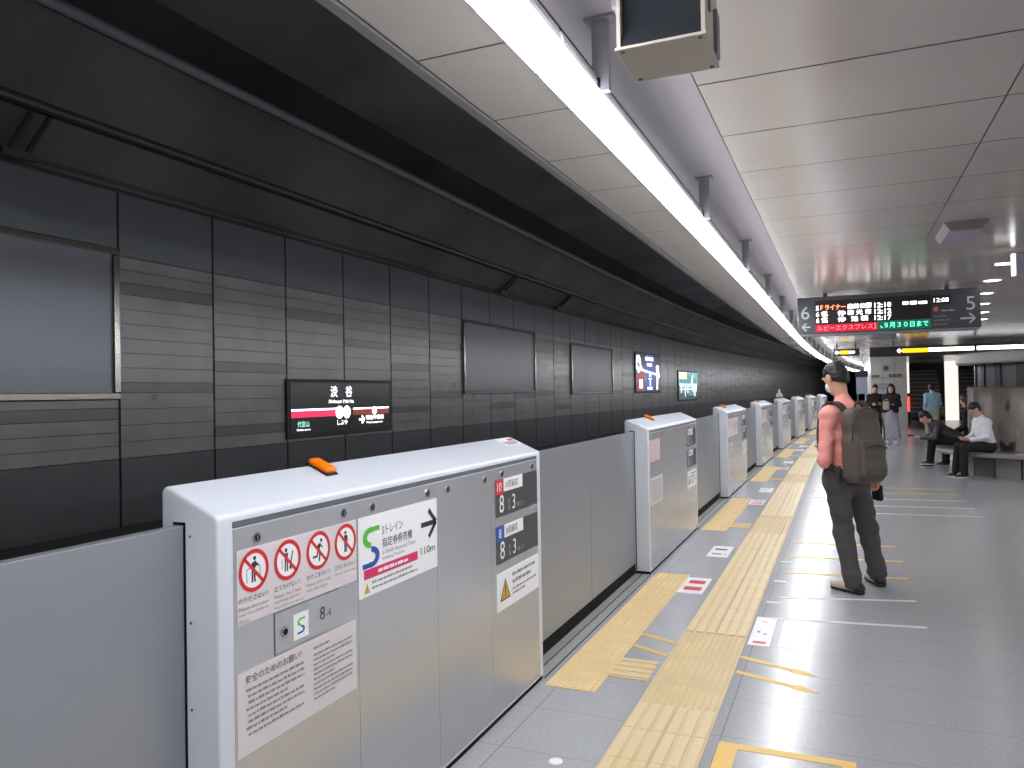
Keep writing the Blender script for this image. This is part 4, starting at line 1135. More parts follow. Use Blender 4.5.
# =================================================================== PEOPLE (signed-distance bodies)
F32 = np.float32
class Field:
    def __init__(s, lo, hi, h):
        s.h = h; s.lo = np.array(lo, F32)
        n = np.ceil((np.array(hi) - np.array(lo)) / h).astype(int) + 1
        s.ax = [s.lo[i] + h * np.arange(n[i], dtype=F32) for i in range(3)]
        s.V = np.full(n, 0.5, F32)
    def _sub(s, lo, hi):
        sl = []
        for i in range(3):
            a = max(0, int((lo[i] - s.lo[i]) / s.h) - 1); b = min(len(s.ax[i]), int((hi[i] - s.lo[i]) / s.h) + 3)
            if b <= a: return None, None
            sl.append(slice(a, b))
        X = s.ax[0][sl[0]][:, None, None]; Y = s.ax[1][sl[1]][None, :, None]; Z = s.ax[2][sl[2]][None, None, :]
        return tuple(sl), (X, Y, Z)
    def _merge(s, sl, d, k, op):
        v = s.V[sl]
        if op == 'add':
            if k > 0:
                hh = np.clip(0.5 + 0.5 * (v - d) / k, 0, 1); r = v * (1 - hh) + d * hh - k * hh * (1 - hh)
            else: r = np.minimum(v, d)
        else:
            if k > 0:
                hh = np.clip(0.5 - 0.5 * (v + d) / k, 0, 1); r = v * (1 - hh) + (-d) * hh + k * hh * (1 - hh)
            else: r = np.maximum(v, -d)
        s.V[sl] = r
    def cone(s, a, b, ra, rb, k=0.02, op='add', flat=None):
        a = np.array(a, F32); b = np.array(b, F32); R = max(ra, rb) + k + 0.03
        sl, P = s._sub(np.minimum(a, b) - R, np.maximum(a, b) + R)
        if sl is None: return
        ba = b - a; L2 = float((ba * ba).sum()) + 1e-9
        px, py, pz = P[0] - a[0], P[1] - a[1], P[2] - a[2]
        t = np.clip((px * ba[0] + py * ba[1] + pz * ba[2]) / L2, 0, 1)
        d = np.sqrt((px - t * ba[0]) ** 2 + (py - t * ba[1]) ** 2 + (pz - t * ba[2]) ** 2) - (ra + (rb - ra) * t)
        s._merge(sl, d, k, op)
    def ell(s, c, r, k=0.02, op='add', R=None):
        c = np.array(c, F32); m = max(r) + k + 0.03
        sl, P = s._sub(c - m, c + m)
        if sl is None: return
        x, y, z = P[0] - c[0], P[1] - c[1], P[2] - c[2]
        if R is not None:
            x, y, z = (R[0][0] * x + R[0][1] * y + R[0][2] * z, R[1][0] * x + R[1][1] * y + R[1][2] * z, R[2][0] * x + R[2][1] * y + R[2][2] * z)
        k0 = np.sqrt((x / r[0]) ** 2 + (y / r[1]) ** 2 + (z / r[2]) ** 2)
        k1 = np.sqrt((x / r[0] ** 2) ** 2 + (y / r[1] ** 2) ** 2 + (z / r[2] ** 2) ** 2) + 1e-6
        s._merge(sl, k0 * (k0 - 1) / k1, k, op)
    def rbox(s, c, hsz, rr, R=None, k=0.01, op='add'):
        c = np.array(c, F32); m = float(np.linalg.norm(hsz)) + rr + k + 0.03
        sl, P = s._sub(c - m, c + m)
        if sl is None: return
        x, y, z = P[0] - c[0], P[1] - c[1], P[2] - c[2]
        if R is not None:
            x, y, z = (R[0][0] * x + R[0][1] * y + R[0][2] * z, R[1][0] * x + R[1][1] * y + R[1][2] * z, R[2][0] * x + R[2][1] * y + R[2][2] * z)
        qx, qy, qz = np.abs(x) - hsz[0] + rr, np.abs(y) - hsz[1] + rr, np.abs(z) - hsz[2] + rr
        d = np.sqrt(np.maximum(qx, 0) ** 2 + np.maximum(qy, 0) ** 2 + np.maximum(qz, 0) ** 2) + np.minimum(np.maximum(qx, np.maximum(qy, qz)), 0) - rr
        s._merge(sl, d, k, op)
    def cut(s, n, off):
        """keep the side where n.p <= off"""
        X = s.ax[0][:, None, None]; Y = s.ax[1][None, :, None]; Z = s.ax[2][None, None, :]
        s.V = np.maximum(s.V, (n[0] * X + n[1] * Y + n[2] * Z - off).astype(F32))
    def mesh(s, smooth_it=2):
        V = s.V; V[0] = V[-1] = 0.1; V[:, 0] = V[:, -1] = 0.1; V[:, :, 0] = V[:, :, -1] = 0.1
        S = V < 0
        nx, ny, nz = (d - 1 for d in V.shape)
        cnt = np.zeros((nx, ny, nz), np.int8)
        for i in (0, 1):
            for j in (0, 1):
                for k in (0, 1): cnt += S[i:nx + i, j:ny + j, k:nz + k]
        act = (cnt > 0) & (cnt < 8)
        idx = np.full((nx, ny, nz), -1, np.int64); cells = np.argwhere(act); idx[act] = np.arange(len(cells))
        acc = np.zeros((len(cells), 3), F32); num = np.zeros(len(cells), F32)
        cor = {}
        for i in (0, 1):
            for j in (0, 1):
                for k in (0, 1): cor[(i, j, k)] = V[cells[:, 0] + i, cells[:, 1] + j, cells[:, 2] + k]
        for a in cor:
            for ax in range(3):
                if a[ax]: continue
                b = list(a); b[ax] = 1; b = tuple(b)
                va, vb = cor[a], cor[b]; m = (va < 0) != (vb < 0)
                t = np.where(m, va / np.where(np.abs(va - vb) < 1e-9, 1e-9, va - vb), 0)
                p = np.tile(np.array(a, F32), (len(cells), 1)); p[:, ax] += t
                acc += p * m[:, None]; num += m
        pos = (cells + acc / np.maximum(num, 1)[:, None]) * s.h + s.lo
        faces = []
        for ax in range(3):
            u, w = (ax + 1) % 3, (ax + 2) % 3
            A = S; sl0 = [slice(None)] * 3; sl1 = [slice(None)] * 3
            sl0[ax] = slice(0, -1); sl1[ax] = slice(1, None)
            a, b = A[tuple(sl0)], A[tuple(sl1)]
            e = np.argwhere(a != b)
            e = e[(e[:, u] > 0) & (e[:, w] > 0) & (e[:, u] < V.shape[u] - 1) & (e[:, w] < V.shape[w] - 1)]
            inside = S[e[:, 0], e[:, 1], e[:, 2]]
            def at(du, dw):
                c = e.copy(); c[:, u] += du; c[:, w] += dw; return idx[c[:, 0], c[:, 1], c[:, 2]]
            q = np.stack([at(-1, -1), at(0, -1), at(0, 0), at(-1, 0)], 1)
            q[~inside] = q[~inside][:, ::-1]
            faces.append(q)
        faces = np.concatenate(faces); faces = faces[(faces >= 0).all(1)]
        for _ in range(smooth_it):
            sm = np.zeros_like(pos); c = np.zeros(len(pos), F32)
            for k in range(4):
                a, b = faces[:, k], faces[:, (k + 1) % 4]
                np.add.at(sm, a, pos[b]); np.add.at(c, a, 1); np.add.at(sm, b, pos[a]); np.add.at(c, b, 1)
            pos = pos * 0.5 + 0.5 * sm / np.maximum(c, 1)[:, None]
        return pos, faces
    def build(s, name, parent, m, smooth_it=2, wrinkle=0.0, wfreq=9.0, wfun=None):
        pos, faces = s.mesh(smooth_it)
        me = bpy.data.meshes.new(name); me.from_pydata(pos.tolist(), [], faces.tolist()); me.update()
        me.polygons.foreach_set('use_smooth', [True] * len(me.polygons))
        me.materials.append(m)
        if wrinkle:
            for v in me.vertices:
                a = wrinkle if wfun is None else wrinkle * wfun(v.co)
                if a: v.co += v.normal * a * (noise.noise(Vector((v.co.x * wfreq * .7, v.co.y * wfreq * .7, v.co.z * wfreq * 1.4))) - 0.15)
            me.update()
        o = bpy.data.objects.new(name, me); COL.objects.link(o); o.parent = parent
        return o

def V3(*a): return np.array(a, float)
def unit(v): v = np.array(v, float); return v / (np.linalg.norm(v) + 1e-9)
def frame_from(fwd, up=(0, 0, 1)):
    f = unit(fwd); l = unit(np.cross(up, f)); u = np.cross(f, l)
    return f, l, u
def hand_prims(fd, wrist, d, n, thumb, curl=0.5, sc=1.0):
    """palm + four fingers + thumb; d: towards the fingertips, n: out of the palm, thumb: side of the thumb"""
    d = unit(d); n = unit(np.array(n) - d * np.dot(n, d)); s = unit(np.array(thumb) - d * np.dot(thumb, d) - n * np.dot(thumb, n))
    w = np.array(wrist)
    for q in (-0.028, -0.010, 0.010, 0.028):
        fd.cone(w + d * .01 * sc + s * q * .6 * sc, w + d * .088 * sc + s * q * sc, .016 * sc, .0135 * sc, .012)
    for q, L in ((0.032, .068), (0.011, .078), (-0.011, .072), (-0.031, .056)):
        a = w + (d * .088 + s * q) * sc; c1 = curl * 0.9; c2 = curl * 2.0
        b = a + (d * math.cos(c1) + n * math.sin(c1)) * L * .45 * sc
        c = b + (d * math.cos(c2) + n * math.sin(c2)) * L * .35 * sc
        e = c + (d * math.cos(c2 * 1.25) + n * math.sin(c2 * 1.25)) * L * .28 * sc
        fd.cone(a, b, .0095 * sc, .0085 * sc, .004); fd.cone(b, c, .0085 * sc, .0078 * sc, .003); fd.cone(c, e, .0078 * sc, .0066 * sc, .003)
    a = w + (d * .03 + s * .026) * sc; b = a + (d * .035 + s * .028 + n * .012) * sc; c = b + (d * .032 + s * .004 + n * .012) * sc
    fd.cone(a, b, .0135 * sc, .0105 * sc, .008); fd.cone(b, c, .0105 * sc, .0085 * sc, .003)

def figure(name, label, loc, rz, J, res, mats, style, group=None):
    """J: joints in the figure's own frame (x forward, y to its left, z up)"""
    root = thing(name, label, 'person', loc, rz, group)
    g = {k: V3(*v) for k, v in J.items() if isinstance(v, (tuple, list))}
    allp = np.array(list(g.values())); lo = allp.min(0) - 0.32; hi = allp.max(0) + 0.32
    lo[2] = min(lo[2], -0.03)
    if 'floor' in style: lo[2] = -0.02
    s = style.get('scale', 1.0)
    hf, hl, hu = frame_from(J.get('look', (1, 0, 0)))
    H = g['head']
    Rh = np.array([hf, hl, hu])
    def hp(a, b, c): return H + (hf * a + hl * b + hu * c) * s
    # --- body
    fd = Field(lo, hi, res)
    ch, pv, nk = g['chest'], g['pelvis'], g['neck']
    side = unit(g['shL'] - g['shR'])
    for q in (-.062, .062):
        fd.cone(pv + side * q, ch + side * q * 1.1, .082 * s, .088 * s, .04)
    fd.cone(ch, nk, .075 * s, .055 * s, .05)
    fd.cone(nk, hp(-.02, 0, -.02), .052 * s, .052 * s, .02)
    for S in 'LR':
        fd.cone(ch + side * (.06 if S == 'L' else -.06), g['sh' + S], .06 * s, .05 * s, .04)
        fd.cone(g['sh' + S], g['el' + S], .046 * s, .036 * s, .02)
        fd.cone(g['el' + S], g['wr' + S], .037 * s, .026 * s, .02)
        hd = unit(J.get('hand' + S, tuple(g['wr' + S] - g['el' + S])))
        hand_prims(fd, g['wr' + S], hd, J.get('palm' + S, (0, -1 if S == 'L' else 1, 0)), J.get('thumb' + S, (1, 0, 0.2)), J.get('curl' + S, 0.45), s)
        fd.cone(pv + side * (.085 if S == 'L' else -.085) * s, g['kn' + S], .078 * s, .052 * s, .03)
        fd.cone(g['kn' + S], g['an' + S], .05 * s, .036 * s, .02)
        fd.cone(g['an' + S], g['an' + S] + (g['toe' + S] - g['an' + S]) * .7, .03 * s, .016 * s, .01)
    fd.ell(hp(-.008, 0, .022), (.100 * s, .079 * s, .105 * s), .02, R=Rh)
    fd.ell(hp(.028, 0, -.055), (.062 * s, .058 * s, .066 * s), .03, R=Rh)
    fd.cone(hp(.078, 0, -.098), hp(.06, 0, -.102), .02 * s, .022 * s, .02)
    if res < 0.012:
        for q in (-1, 1):
            fd.ell(hp(.084, q * .031, .012), (.016 * s, .018 * s, .011 * s), .008, 'sub', R=Rh)
            fd.ell(hp(.083, q * .032, .033), (.018, .026, .008), .01, R=Rh)
            fd.ell(hp(-.004, q * .081, -.004), (.022, .009, .033), .006, R=Rh); fd.ell(hp(.002, q * .088, -.002), (.010, .006, .016), .004, 'sub', R=Rh)
        fd.cone(hp(.088, 0, .018), hp(.108, 0, -.026), .008, .0125, .008); fd.ell(hp(.094, 0, -.03), (.012, .018, .009), .006, R=Rh)
        fd.ell(hp(.082, 0, -.058), (.014, .025, .006), .005, R=Rh); fd.ell(hp(.080, 0, -.069), (.014, .021, .006), .005, R=Rh)
    else:
        fd.cone(hp(.088, 0, .018), hp(.108, 0, -.026), .012, .016, .01)
        for q in (-1, 1):
            fd.ell(hp(-.004, q * .081, -.004), (.022, .013, .033), .006, R=Rh)
    fd.build('body', root, mats['skin'], 1 if res < .012 else 1)
    # eyes and brows
    mb = MB()
    e = MB()
    for q in (-1, 1):
        c = hp(.0775, q * .031, .012)
        e.ring(tuple(c), [(0.0001, -.011), (.008, -.008), (.011, 0), (.008, .008), (.0001, .011)], M_EYE, 12)
        p = hp(.0875, q * .0315, .011); e.cyl(tuple(p), tuple(p + hf * .002), .0048, M_PUPIL, n=10)
    e.build('eyes', root, smooth=True)
    if style.get('mask'):
        f2 = Field(H - .2, H + .2, 0.006)
        f2.ell(hp(.036, 0, -.05), (.077, .066, .062), .0, R=Rh); f2.cone(hp(.1, 0, -.02), hp(.105, 0, -.05), .018, .02, .02)
        f2.cut(-hf, -float(np.dot(hf, hp(.045, 0, 0)))); f2.build('face_mask', root, M_MASK, 1)
    # --- hair
    rh = min(res, .009)
    fh = Field(H - .34, H + .22, rh if style.get('hair') != 'long' else res)
    if style.get('hair') == 'long':
        fh.ell(hp(-.018, 0, .035), (.112 * s, .093 * s, .108 * s), .02, R=Rh)
        for q in (-.06, 0, .06): fh.cone(hp(-.06, q, .02), hp(-.085, q * 1.2, -.20), .05 * s, .045 * s, .03)
        for q in (-1, 1): fh.cone(hp(-.01, q * .078, .02), hp(-.03, q * .095, -.19), .03 * s, .03 * s, .03)
        fh.ell(hp(.085, 0, -.03), (.07 * s, .062 * s, .085 * s), .01, 'sub', R=Rh)
    else:
        fh.ell(hp(-.012, 0, .032), (.107 * s, .084 * s, .108 * s), .02, R=Rh)
        fh.ell(hp(-.040, 0, -.022), (.067 * s, .071 * s, .08 * s), .03, R=Rh)
        # keep what lies above a sloping hair line
        nrm = unit(hu * -1.0 + hf * 0.80); fh.cut(nrm, float(np.dot(nrm, hp(.045, 0, .018))))
        nr2 = unit(hf); fh.cut(nr2, float(np.dot(nr2, hp(.096, 0, 0))))
        for q in (-1, 1): fh.ell(hp(.012, q * .095, -.005), (.03, .03, .04), .008, 'sub', R=Rh)
    fh.build('hair', root, mats['hair'], 1, .007 if res < .012 else 0, 45)
    # --- top
    ft = Field(lo, hi, max(res, .009))
    tw = style.get('top_r', 1.0) * s
    hem = style.get('hem')
    for q in (-.075, -.025, .025, .075):
        ft.cone(pv + side * q * s + V3(0, 0, style.get('hem_drop', -.05)), ch + side * q * 1.15 * s + V3(0, 0, -.02), (.098 if hem is None else .104) * tw, .098 * tw, .05)
    ft.cone(ch + V3(0, 0, .03), nk - V3(0, 0, .0), .085 * tw, .062 * tw, .04)
    for S in 'LR':
        ft.cone(ch + side * (.07 if S == 'L' else -.07) + V3(0, 0, .03), g['sh' + S], .075 * tw, .066 * tw, .04)
        ft.cone(g['sh' + S], g['el' + S], .066 * tw, .053 * tw, .03)
        if style.get('sleeve', 'long') == 'long':
            e2 = g['el' + S] + (g['wr' + S] - g['el' + S]) * .93
            ft.cone(g['el' + S], e2, .054 * tw, .041 * tw, .02)
    if hem is not None: ft.cut((0, 0, -1), -hem)
    for S in 'LR': ft.cone(nk + V3(-.02, 0, -.07), g['sh' + S] + V3(-.01, 0, .0), .07 * tw, .064 * tw, .05)
    if style.get('collar'):
        ft.cone(nk + V3(-.025, 0, -.04), nk + V3(-.01, 0, .0), .075, .066, .02); ft.cone(nk + V3(-.06, 0, -.05), nk + V3(-.075, 0, -.08), .05, .06, .03)
    ft.build('top', root, mats['top'], 2, style.get('wr_top', .0), 11)
    # --- legs
    fl = Field(lo, hi, max(res, .009))
    lw = style.get('leg_r', 1.0) * s
    if style.get('skirt'):
        fl.cone(pv + V3(0, 0, .1), pv + V3(0, 0, -.1), .12 * s, .155 * s, .03)
        a = (g['anL'] + g['anR']) / 2
        for q in (-.09, 0, .09): fl.cone(pv + side * q * .5 + V3(0, 0, -.05), a + side * q * 1.2 + V3(0, 0, .09), .12 * s, .125 * s, .03)
        fl.cut((0, 0, -1), -(a[2] + .06))
        fl.build('skirt', root, mats['legs'], 2, .012, 8)
    else:
        for q in (-.07, 0.0, .07): fl.cone(pv + side * q + V3(0, 0, .03), pv + side * q * 1.1 + V3(0, 0, -.05) * (0 if style.get('sit') else 1), .102 * lw, .108 * lw, .04)
        for S in 'LR':
            hip = pv + side * (.088 if S == 'L' else -.088) * s
            fl.cone(hip, g['kn' + S], .1 * lw, .076 * lw, .04)
            fl.cone(g['kn' + S], g['an' + S] + V3(0, 0, -.01), .076 * lw, .066 * lw, .03)
            if style.get('bunch'):
                d = unit(g['kn' + S] - g['an' + S])
                for i, (tt, rr) in enumerate(((.015, .072), (.06, .07))):
                    fl.ell(g['an' + S] + d * tt + V3(.008 * (-1) ** i, 0, 0), (rr * lw, rr * lw, .03), .02)
        zc = min(g['anL'][2], g['anR'][2]) - .05
        if not style.get('sit'): fl.cut((0, 0, -1), -max(zc, .022))
        fl.build('trousers', root, mats['legs'], 2, style.get('wr_leg', .0), 10)
    # --- shoes
    for S in 'LR':
        an, toe = g['an' + S], g['toe' + S]
        f = unit((toe - an) * V3(1, 1, 0 if not style.get('sit') else 1)); up = V3(0, 0, 1)
        fs = Field(np.minimum(an, toe) - .17, np.maximum(an, toe) + .14, max(min(res, .01), .007))
        base = style.get('sole_z', {}).get(S, 0.0)
        heel = V3(an[0], an[1], base + .045) - f * .045; mid = V3(an[0], an[1], base + .05) + f * .08; tip = V3(an[0], an[1], base + .04) + f * .165
        fs.cone(heel, mid, .043 * s, .042 * s, .02); fs.cone(mid, tip, .043 * s, .036 * s, .02); fs.cone(V3(an[0], an[1], base + .06), V3(an[0], an[1], base + .10), .042 * s, .044 * s, .02)
        fs.cut((0, 0, -1), -(base + .018)); fs.cut((0, 0, 1), base + .115)
        sh = fs.build('shoe', root, mats['shoes'], 1)
        fo = Field(np.minimum(an, toe) - .17, np.maximum(an, toe) + .14, max(min(res, .01), .006))
        fo.cone(heel + V3(0, 0, -.01), mid + V3(0, 0, -.01), .047 * s, .046 * s, .02); fo.cone(mid + V3(0, 0, -.01), tip + V3(0, 0, -.008), .046 * s, .040 * s, .02)
        fo.cut((0, 0, -1), -(base + .001)); fo.cut((0, 0, 1), base + .024)
        fo.build('sole', sh, mats.get('sole', M_SHOEB), 0)
        if style.get('heel_patch'):
            fp = Field(heel - .1, heel + .1, .007)
            fp.cone(heel, mid, .0455 * s, .0445 * s, .02); fp.cone(V3(an[0], an[1], base + .06), V3(an[0], an[1], base + .10), .0445 * s, .046 * s, .02)
            fp.cut((0, 0, -1), -(base + .022)); fp.cut((0, 0, 1), base + .09); fp.cut(f, float(np.dot(f, heel)) + .035)
            fp.build('heel_patch', sh, M_SHOEB, 1)
    return root

def stand(h=1.72, **kw):
    k = h / 1.72
    J = dict(pelvis=(0, 0, .92), chest=(0, 0, 1.30), neck=(0, 0, 1.46), head=(.03, 0, 1.60), shL=(0, .158, 1.365), shR=(0, -.158, 1.365), elL=(-.03, .23, 1.10), elR=(-.03, -.23, 1.10),
             wrL=(.06, .22, .86), wrR=(.06, -.22, .86), knL=(.02, .1, .5), knR=(.02, -.1, .5), anL=(-.02, .1, .09), anR=(-.02, -.1, .09), toeL=(.13, .12, .04), toeR=(.13, -.12, .04))
    J = {a: tuple(x * k for x in v) for a, v in J.items()}
    J.update(kw); return J

# the man in the salmon shirt
MAN_LOC = (0.11, 6.74, 0.0); MAN_RZ = math.atan2(0.77, -0.64)
JM = dict(pelvis=(.03, .105, .90), chest=(.045, .085, 1.30), neck=(.075, .085, 1.50), head=(.135, .095, 1.685), look=(.90, .12, -.42),
          shL=(.04, .25, 1.385), shR=(.04, -.08, 1.385), elL=(-.02, .345, 1.03), elR=(-.02, -.145, 1.10), wrL=(.19, .15, 1.06), wrR=(.02, -.175, .89),
          handL=(.9, -.45, .05), palmL=(-.3, -.6, .7), thumbL=(.2, .5, .8), curlL=.5, handR=(.12, -.02, -1), palmR=(.0, 1, 0), thumbR=(1, .1, 0), curlR=.75,
          knL=(.02, .15, .47), knR=(.07, -.125, .48), anL=(-.085, .15, .085), anR=(.05, -.20, .085), toeL=(.085, .20, .04), toeR=(.22, -.25, .04))
man = figure('person', 'man in a salmon shirt and grey trousers standing with a backpack, seen from behind', MAN_LOC, MAN_RZ, JM, .0075,
             dict(skin=M_SKIN, hair=M_HAIR, top=M_SALMON, legs=M_CHAR, shoes=M_SHOEW, sole=M_SHOEB),
             dict(floor=1, top_r=1.0, leg_r=1.03, hem=.875, hem_drop=-.06, collar=1, wr_top=.016, wr_leg=.013, bunch=1, mask=1, heel_patch=1))

def backpack():
    R = Matrix.Rotation(MAN_RZ, 4, 'Z')
    t = thing('backpack', 'grey-brown backpack worn on the back of the man in the salmon shirt', 'backpack', MAN_LOC, MAN_RZ)
    tilt = math.radians(4)
    def rot(a):   # tilt about the left axis
        c, s = math.cos(a), math.sin(a); return np.array([[c, 0, -s], [0, 1, 0], [s, 0, c]])
    c = V3(-.155, .105, 1.16)
    f = Field(c - .42, c + .42, .008)
    f.rbox(c, (.085, .145, .295), .075, rot(tilt), .0)
    f.rbox(c + V3(-.02, 0, -.1), (.098, .160, .19), .07, rot(tilt), .03)
    f.build('pack_body', t, M_PACK, 2, .012, 8)
    f = Field(c - .42, c + .42, .008)
    f.rbox(c + V3(-.118, 0.0, -.10), (.03, .115, .15), .028, rot(tilt), .0)
    f.build('front_pocket', t, M_PACK, 2, .008, 9)
    mb = MB()
    # zip lines and piping
    def loop(dx, w, h, z0, n=28):
        pts = []
        for i in range(n + 1):
            a = PI * i / n
            pts.append((c[0] + dx, c[1] + w * math.cos(a), c[2] + z0 + h * math.sin(a) ** .6))
        return pts
    mb.tube(loop(-.075, .150, .245, .04), .0055, M_PACKD, 6); mb.build('zip_piping', t, smooth=True)
    mb = MB(); mb.tube([(c[0] - .15, c[1] + .11, c[2] - .02), (c[0] - .153, c[1] + .0, c[2] + .015), (c[0] - .15, c[1] - .11, c[2] - .02)], .005, M_PACKD, 6); mb.build('pocket_zip', t, smooth=True)
    mb = MB(); mb.tube([(c[0] + .03, c[1] + .035, c[2] + .285), (c[0] + .02, c[1] + .03, c[2] + .325), (c[0] + .02, c[1] - .03, c[2] + .325), (c[0] + .03, c[1] - .035, c[2] + .285)], .011, M_PACKD, 8); mb.build('grab_handle', t, smooth=True)
    for s in (1, -1):
        y = .095 + s * .112
        pts = [(-.10, y - s * .02, 1.40), (-.055, y, 1.468), (.0, y + s * .004, 1.495), (.06, y + s * .008, 1.493), (.115, y + s * .012, 1.45), (.155, y + s * .02, 1.36), (.165, y + s * .03, 1.24), (.13, y + s * .06, 1.10), (.05, y + s * .09, 1.0), (-.06, y + s * .06, .955), (-.12, y + s * .03, .94)]
        nr = [(-.7, 0, .7), (-.5, 0, .9), (-.1, 0, 1), (.3, 0, 1), (.7, 0, .7), (1, 0, .2), (1, s * .2, 0), (1, s * .4, 0), (.3, s, 0), (-.2, s, 0), (-.5, s, 0)]
        mb = MB(); mb.ribbon(pts, nr, .062, .014, M_PACKD); mb.build('shoulder_strap', t, auto=60)
    mb = MB(); mb.ribbon([(-.09, .262, 1.0), (-.085, .272, .93), (-.08, .268, .86)], [(0, 1, 0)] * 3, .03, .005, M_PACKD); mb.build('strap_end', t)
backpack()
# small black pouch in his right hand and phone in the left, held at their places in his frame
def in_man(p): 
    v = Matrix.Rotation(MAN_RZ, 4, 'Z') @ Vector(p); return (v.x + MAN_LOC[0], v.y + MAN_LOC[1], v.z)
t = thing('pouch', 'small black pouch hanging from the right hand of the man in salmon', 'bag', in_man((.03, -.20, .77)), MAN_RZ)
f = Field((-.12, -.1, -.14), (.12, .1, .14), .007); f.rbox((0, 0, -.02), (.05, .026, .065), .024, None, 0); f.build('pouch_body', t, M_NAVY, 2, .006, 14)
mb = MB(); mb.tube([(-.025, 0, .04), (-.02, 0, .075), (.0, 0, .088), (.02, 0, .075), (.025, 0, .04)], .005, M_NAVY, 6); mb.build('pouch_loop', t, smooth=True)
mb = MB(); mb.box(-.037, .037, -.075, .075, -.004, .004, M_PHONE, .003)
o = mb.build('phone'); o.location = in_man((.285, .105, 1.095)); o.rotation_euler = (math.radians(18), math.radians(-20), MAN_RZ)
tag(o, 'black phone held in front of the man in the salmon shirt', 'phone')

# people further along
far = dict(skin=M_SKINB, hair=M_HAIR)
figure('person', 'woman with long black hair, black jacket and long lilac-grey skirt by the white wall', (1.27, 24.3, 0), math.atan2(-.95, -.25),
       stand(1.70, elL=(.0, .22, 1.10), wrL=(.17, .10, 1.12), handL=(1, -.5, .2), look=(1, .1, -.1)), .016,
       dict(far, top=M_NAVY, legs=M_LILAC, shoes=M_SHIRTW, sole=M_SHIRTW), dict(hair='long', skirt=1, hem=.88, floor=1, top_r=1.05, wr_top=.01))
t = thing('shoulder_bag', 'pale bag held in front of the woman in the black jacket', 'bag', (1.12, 23.98, .0), 0)
f = Field((-.2, -.15, .85), (.2, .15, 1.3), .012); f.rbox((0, 0, 1.10), (.08, .045, .12), .035, None, 0); f.build('bag_body', t, M_BEIGE, 2)
mb = MB(); mb.tube([(-.06, 0, 1.2), (-.04, .03, 1.26), (.0, .05, 1.28), (.04, .03, 1.26), (.06, 0, 1.2)], .008, M_BEIGE, 6); mb.build('bag_strap', t, smooth=True)
figure('person', 'man in black standing by the white wall, partly behind the backpack', (0.90, 25.6, 0), math.atan2(-.9, .1),
       stand(1.70, elL=(.02, .22, 1.1), wrL=(.18, .12, 1.12), handL=(1, -.4, .1), elR=(-.02, -.24, 1.12), wrR=(.16, -.1, 1.1), handR=(1, .4, .1), look=(1, -.1, -.2)), .016,
       dict(far, top=M_NAVY, legs=M_NAVY, shoes=M_SHOEB, sole=M_SHOEB), dict(hem=.86, floor=1, wr_top=.01))
figure('person', 'person in a light blue shirt and beige trousers walking before the stairs', (2.45, 26.0, 0), math.atan2(.95, -.2),
       stand(1.70, knL=(.14, .09, .5), anL=(.16, .09, .10), toeL=(.3, .09, .06), knR=(-.05, -.09, .48), anR=(-.25, -.09, .13), toeR=(-.1, -.09, .04), elL=(-.1, .22, 1.1), wrL=(.05, .2, .92), elR=(.05, -.22, 1.1), wrR=(.16, -.16, .95)), .016,
       dict(far, top=M_SHIRTB, legs=M_BEIGE, shoes=M_SHOEB, sole=M_SHOEB), dict(hem=.86, floor=1, wr_top=.01, top_r=1.05))
def sit(**kw):
    J = dict(pelvis=(0, 0, .548), chest=(.08, 0, .90), neck=(.12, 0, 1.06), head=(.20, 0, 1.19), look=(1, 0, -.5), shL=(.09, .16, .975), shR=(.09, -.16, .975), elL=(.12, .23, .72), elR=(.12, -.23, .72),
             wrL=(.33, .10, .66), wrR=(.33, -.10, .66), knL=(.44, .10, .53), knR=(.44, -.10, .53), anL=(.46, .11, .10), anR=(.50, -.1, .10), toeL=(.62, .12, .05), toeR=(.66, -.11, .05),
             handL=(1, -.3, .1), handR=(1, .3, .1), palmL=(0, -.5, .8), palmR=(0, .5, .8), thumbL=(0, .3, 1), thumbR=(0, -.3, 1))
    J.update(kw); return J
# seat height is 0.43: pelvis centre sits about 0.1 above it
p1 = (2.32, 15.68); a1 = math.atan2(-.30, -.95)
figure('person', 'man in a white shirt and dark trousers sitting on the round bench, head bent', (p1[0], p1[1], 0), a1, sit(), .014,
       dict(far, top=M_SHIRTW, legs=M_NAVY, shoes=M_SHOEB, sole=M_SHIRTW), dict(sit=1, floor=1, wr_top=.012, top_r=1.05, hem_drop=.03))
p2 = (2.06, 17.2); a2 = math.atan2(.02, -1)
figure('person', 'person in a dark jacket sitting on the bench, bent far forward over a phone', (p2[0], p2[1], 0), a2,
       sit(chest=(.30, 0, .78), neck=(.46, 0, .90), head=(.57, 0, 1.0), look=(1, 0, -.7), shL=(.36, .19, .86), shR=(.36, -.19, .86), elL=(.42, .24, .62), elR=(.42, -.24, .62), wrL=(.66, .10, .60), wrR=(.66, -.08, .60),
           knL=(.46, .08, .56), anL=(.50, -.02, .16), toeL=(.66, -.05, .12)), .014,
       dict(far, top=M_NAVYS, legs=M_NAVY, shoes=M_SHOEB, sole=M_SHIRTW), dict(sit=1, floor=1, wr_top=.012, top_r=1.08, hem_drop=.04, sole_z={'L': .06}))
mb = MB(); mb.box(-.038, .038, -.07, .07, -.005, .005, M_PHONE, .002); o = mb.build('phone'); o.location = (p2[0] - .82, p2[1] + .0, .64); o.rotation_euler = (0, math.radians(25), math.radians(90))
tag(o, 'phone in the hands of the dark-jacketed person bending forward on the bench', 'phone')
p3 = (2.38, 17.95); a3 = math.atan2(.35, -.94)
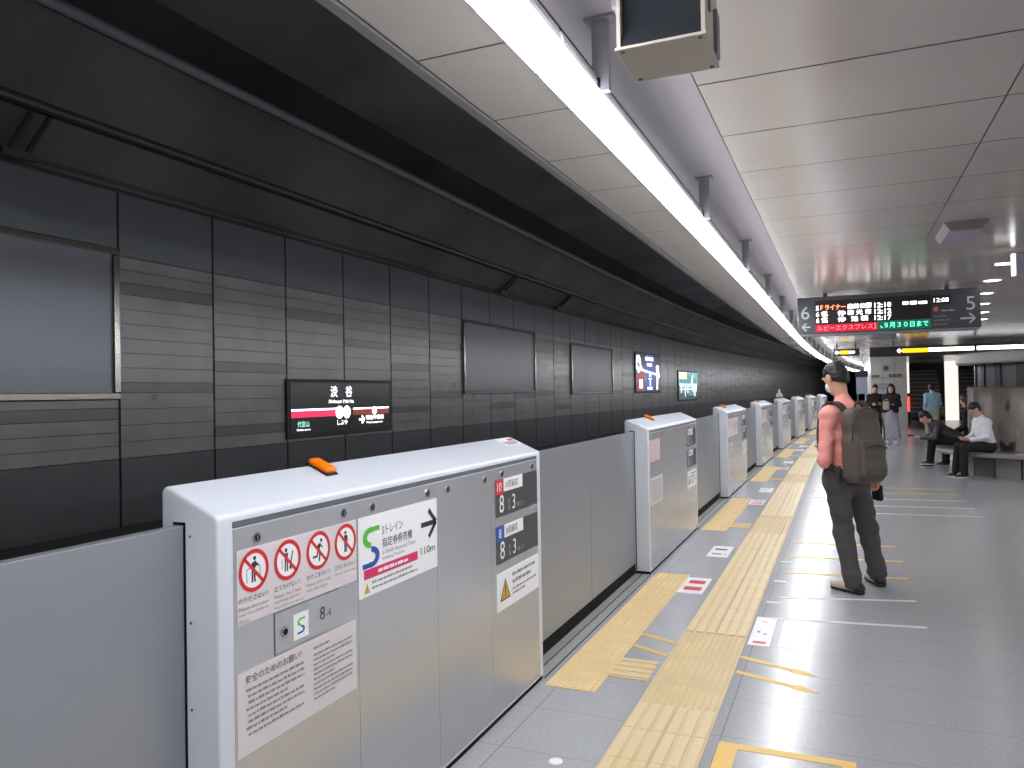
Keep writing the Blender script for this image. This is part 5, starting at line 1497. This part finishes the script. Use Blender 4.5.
figure('person', 'dark-haired person in black sitting upright on the bench, behind the other two', (p3[0], p3[1], 0), a3,
       sit(chest=(.03, 0, .98), neck=(.05, 0, 1.16), head=(.09, 0, 1.31), look=(1, 0, -.2), shL=(.03, .19, 1.08), shR=(.03, -.19, 1.08), elL=(.06, .24, .80), elR=(.06, -.24, .80)), .014,
       dict(far, top=M_NAVY, legs=M_NAVY, shoes=M_SHOEB, sole=M_SHOEB), dict(sit=1, floor=1, hair='long', top_r=1.05, hem_drop=.03))

bpy.data.objects.remove(_fo)

# =================================================================== WORLD, CAMERA, VIEW
w = bpy.data.worlds.new('World'); SC.world = w; w.use_nodes = True
w.node_tree.nodes['Background'].inputs['Color'].default_value = (0.5, 0.52, 0.56, 1); w.node_tree.nodes['Background'].inputs['Strength'].default_value = 0.02
cam = bpy.data.cameras.new('camera'); co = bpy.data.objects.new('camera', cam); COL.objects.link(co)
FPX, yaw, pitch, roll = 767.04, 0.40655, 0.013574, -0.017597
cam.sensor_width = 36.0; cam.sensor_fit = 'HORIZONTAL'; cam.lens = FPX / 1024 * 36.0; cam.clip_start = 0.05; cam.clip_end = 200
fv = Vector((-math.sin(yaw), math.cos(yaw), 0)); rv = Vector((math.cos(yaw), math.sin(yaw), 0)); uv = Vector((0, 0, 1))
f2 = fv * math.cos(pitch) + uv * math.sin(pitch); u2 = -fv * math.sin(pitch) + uv * math.cos(pitch)
r3 = rv * math.cos(roll) + u2 * math.sin(roll); u3 = -rv * math.sin(roll) + u2 * math.cos(roll)
co.matrix_world = Matrix(((r3.x, u3.x, -f2.x, 0), (r3.y, u3.y, -f2.y, 0), (r3.z, u3.z, -f2.z, CAM_H), (0, 0, 0, 1)))
SC.camera = co
vs = SC.view_settings
SC.display_settings.display_device = 'sRGB'
vs.view_transform = 'Standard'; vs.look = 'None'; vs.exposure = 0.0; vs.gamma = 1.0; vs.use_curve_mapping = False
SC.cycles.use_denoising = True
SC.cycles.max_bounces = 8
SC.cycles.sample_clamp_indirect = 8.0
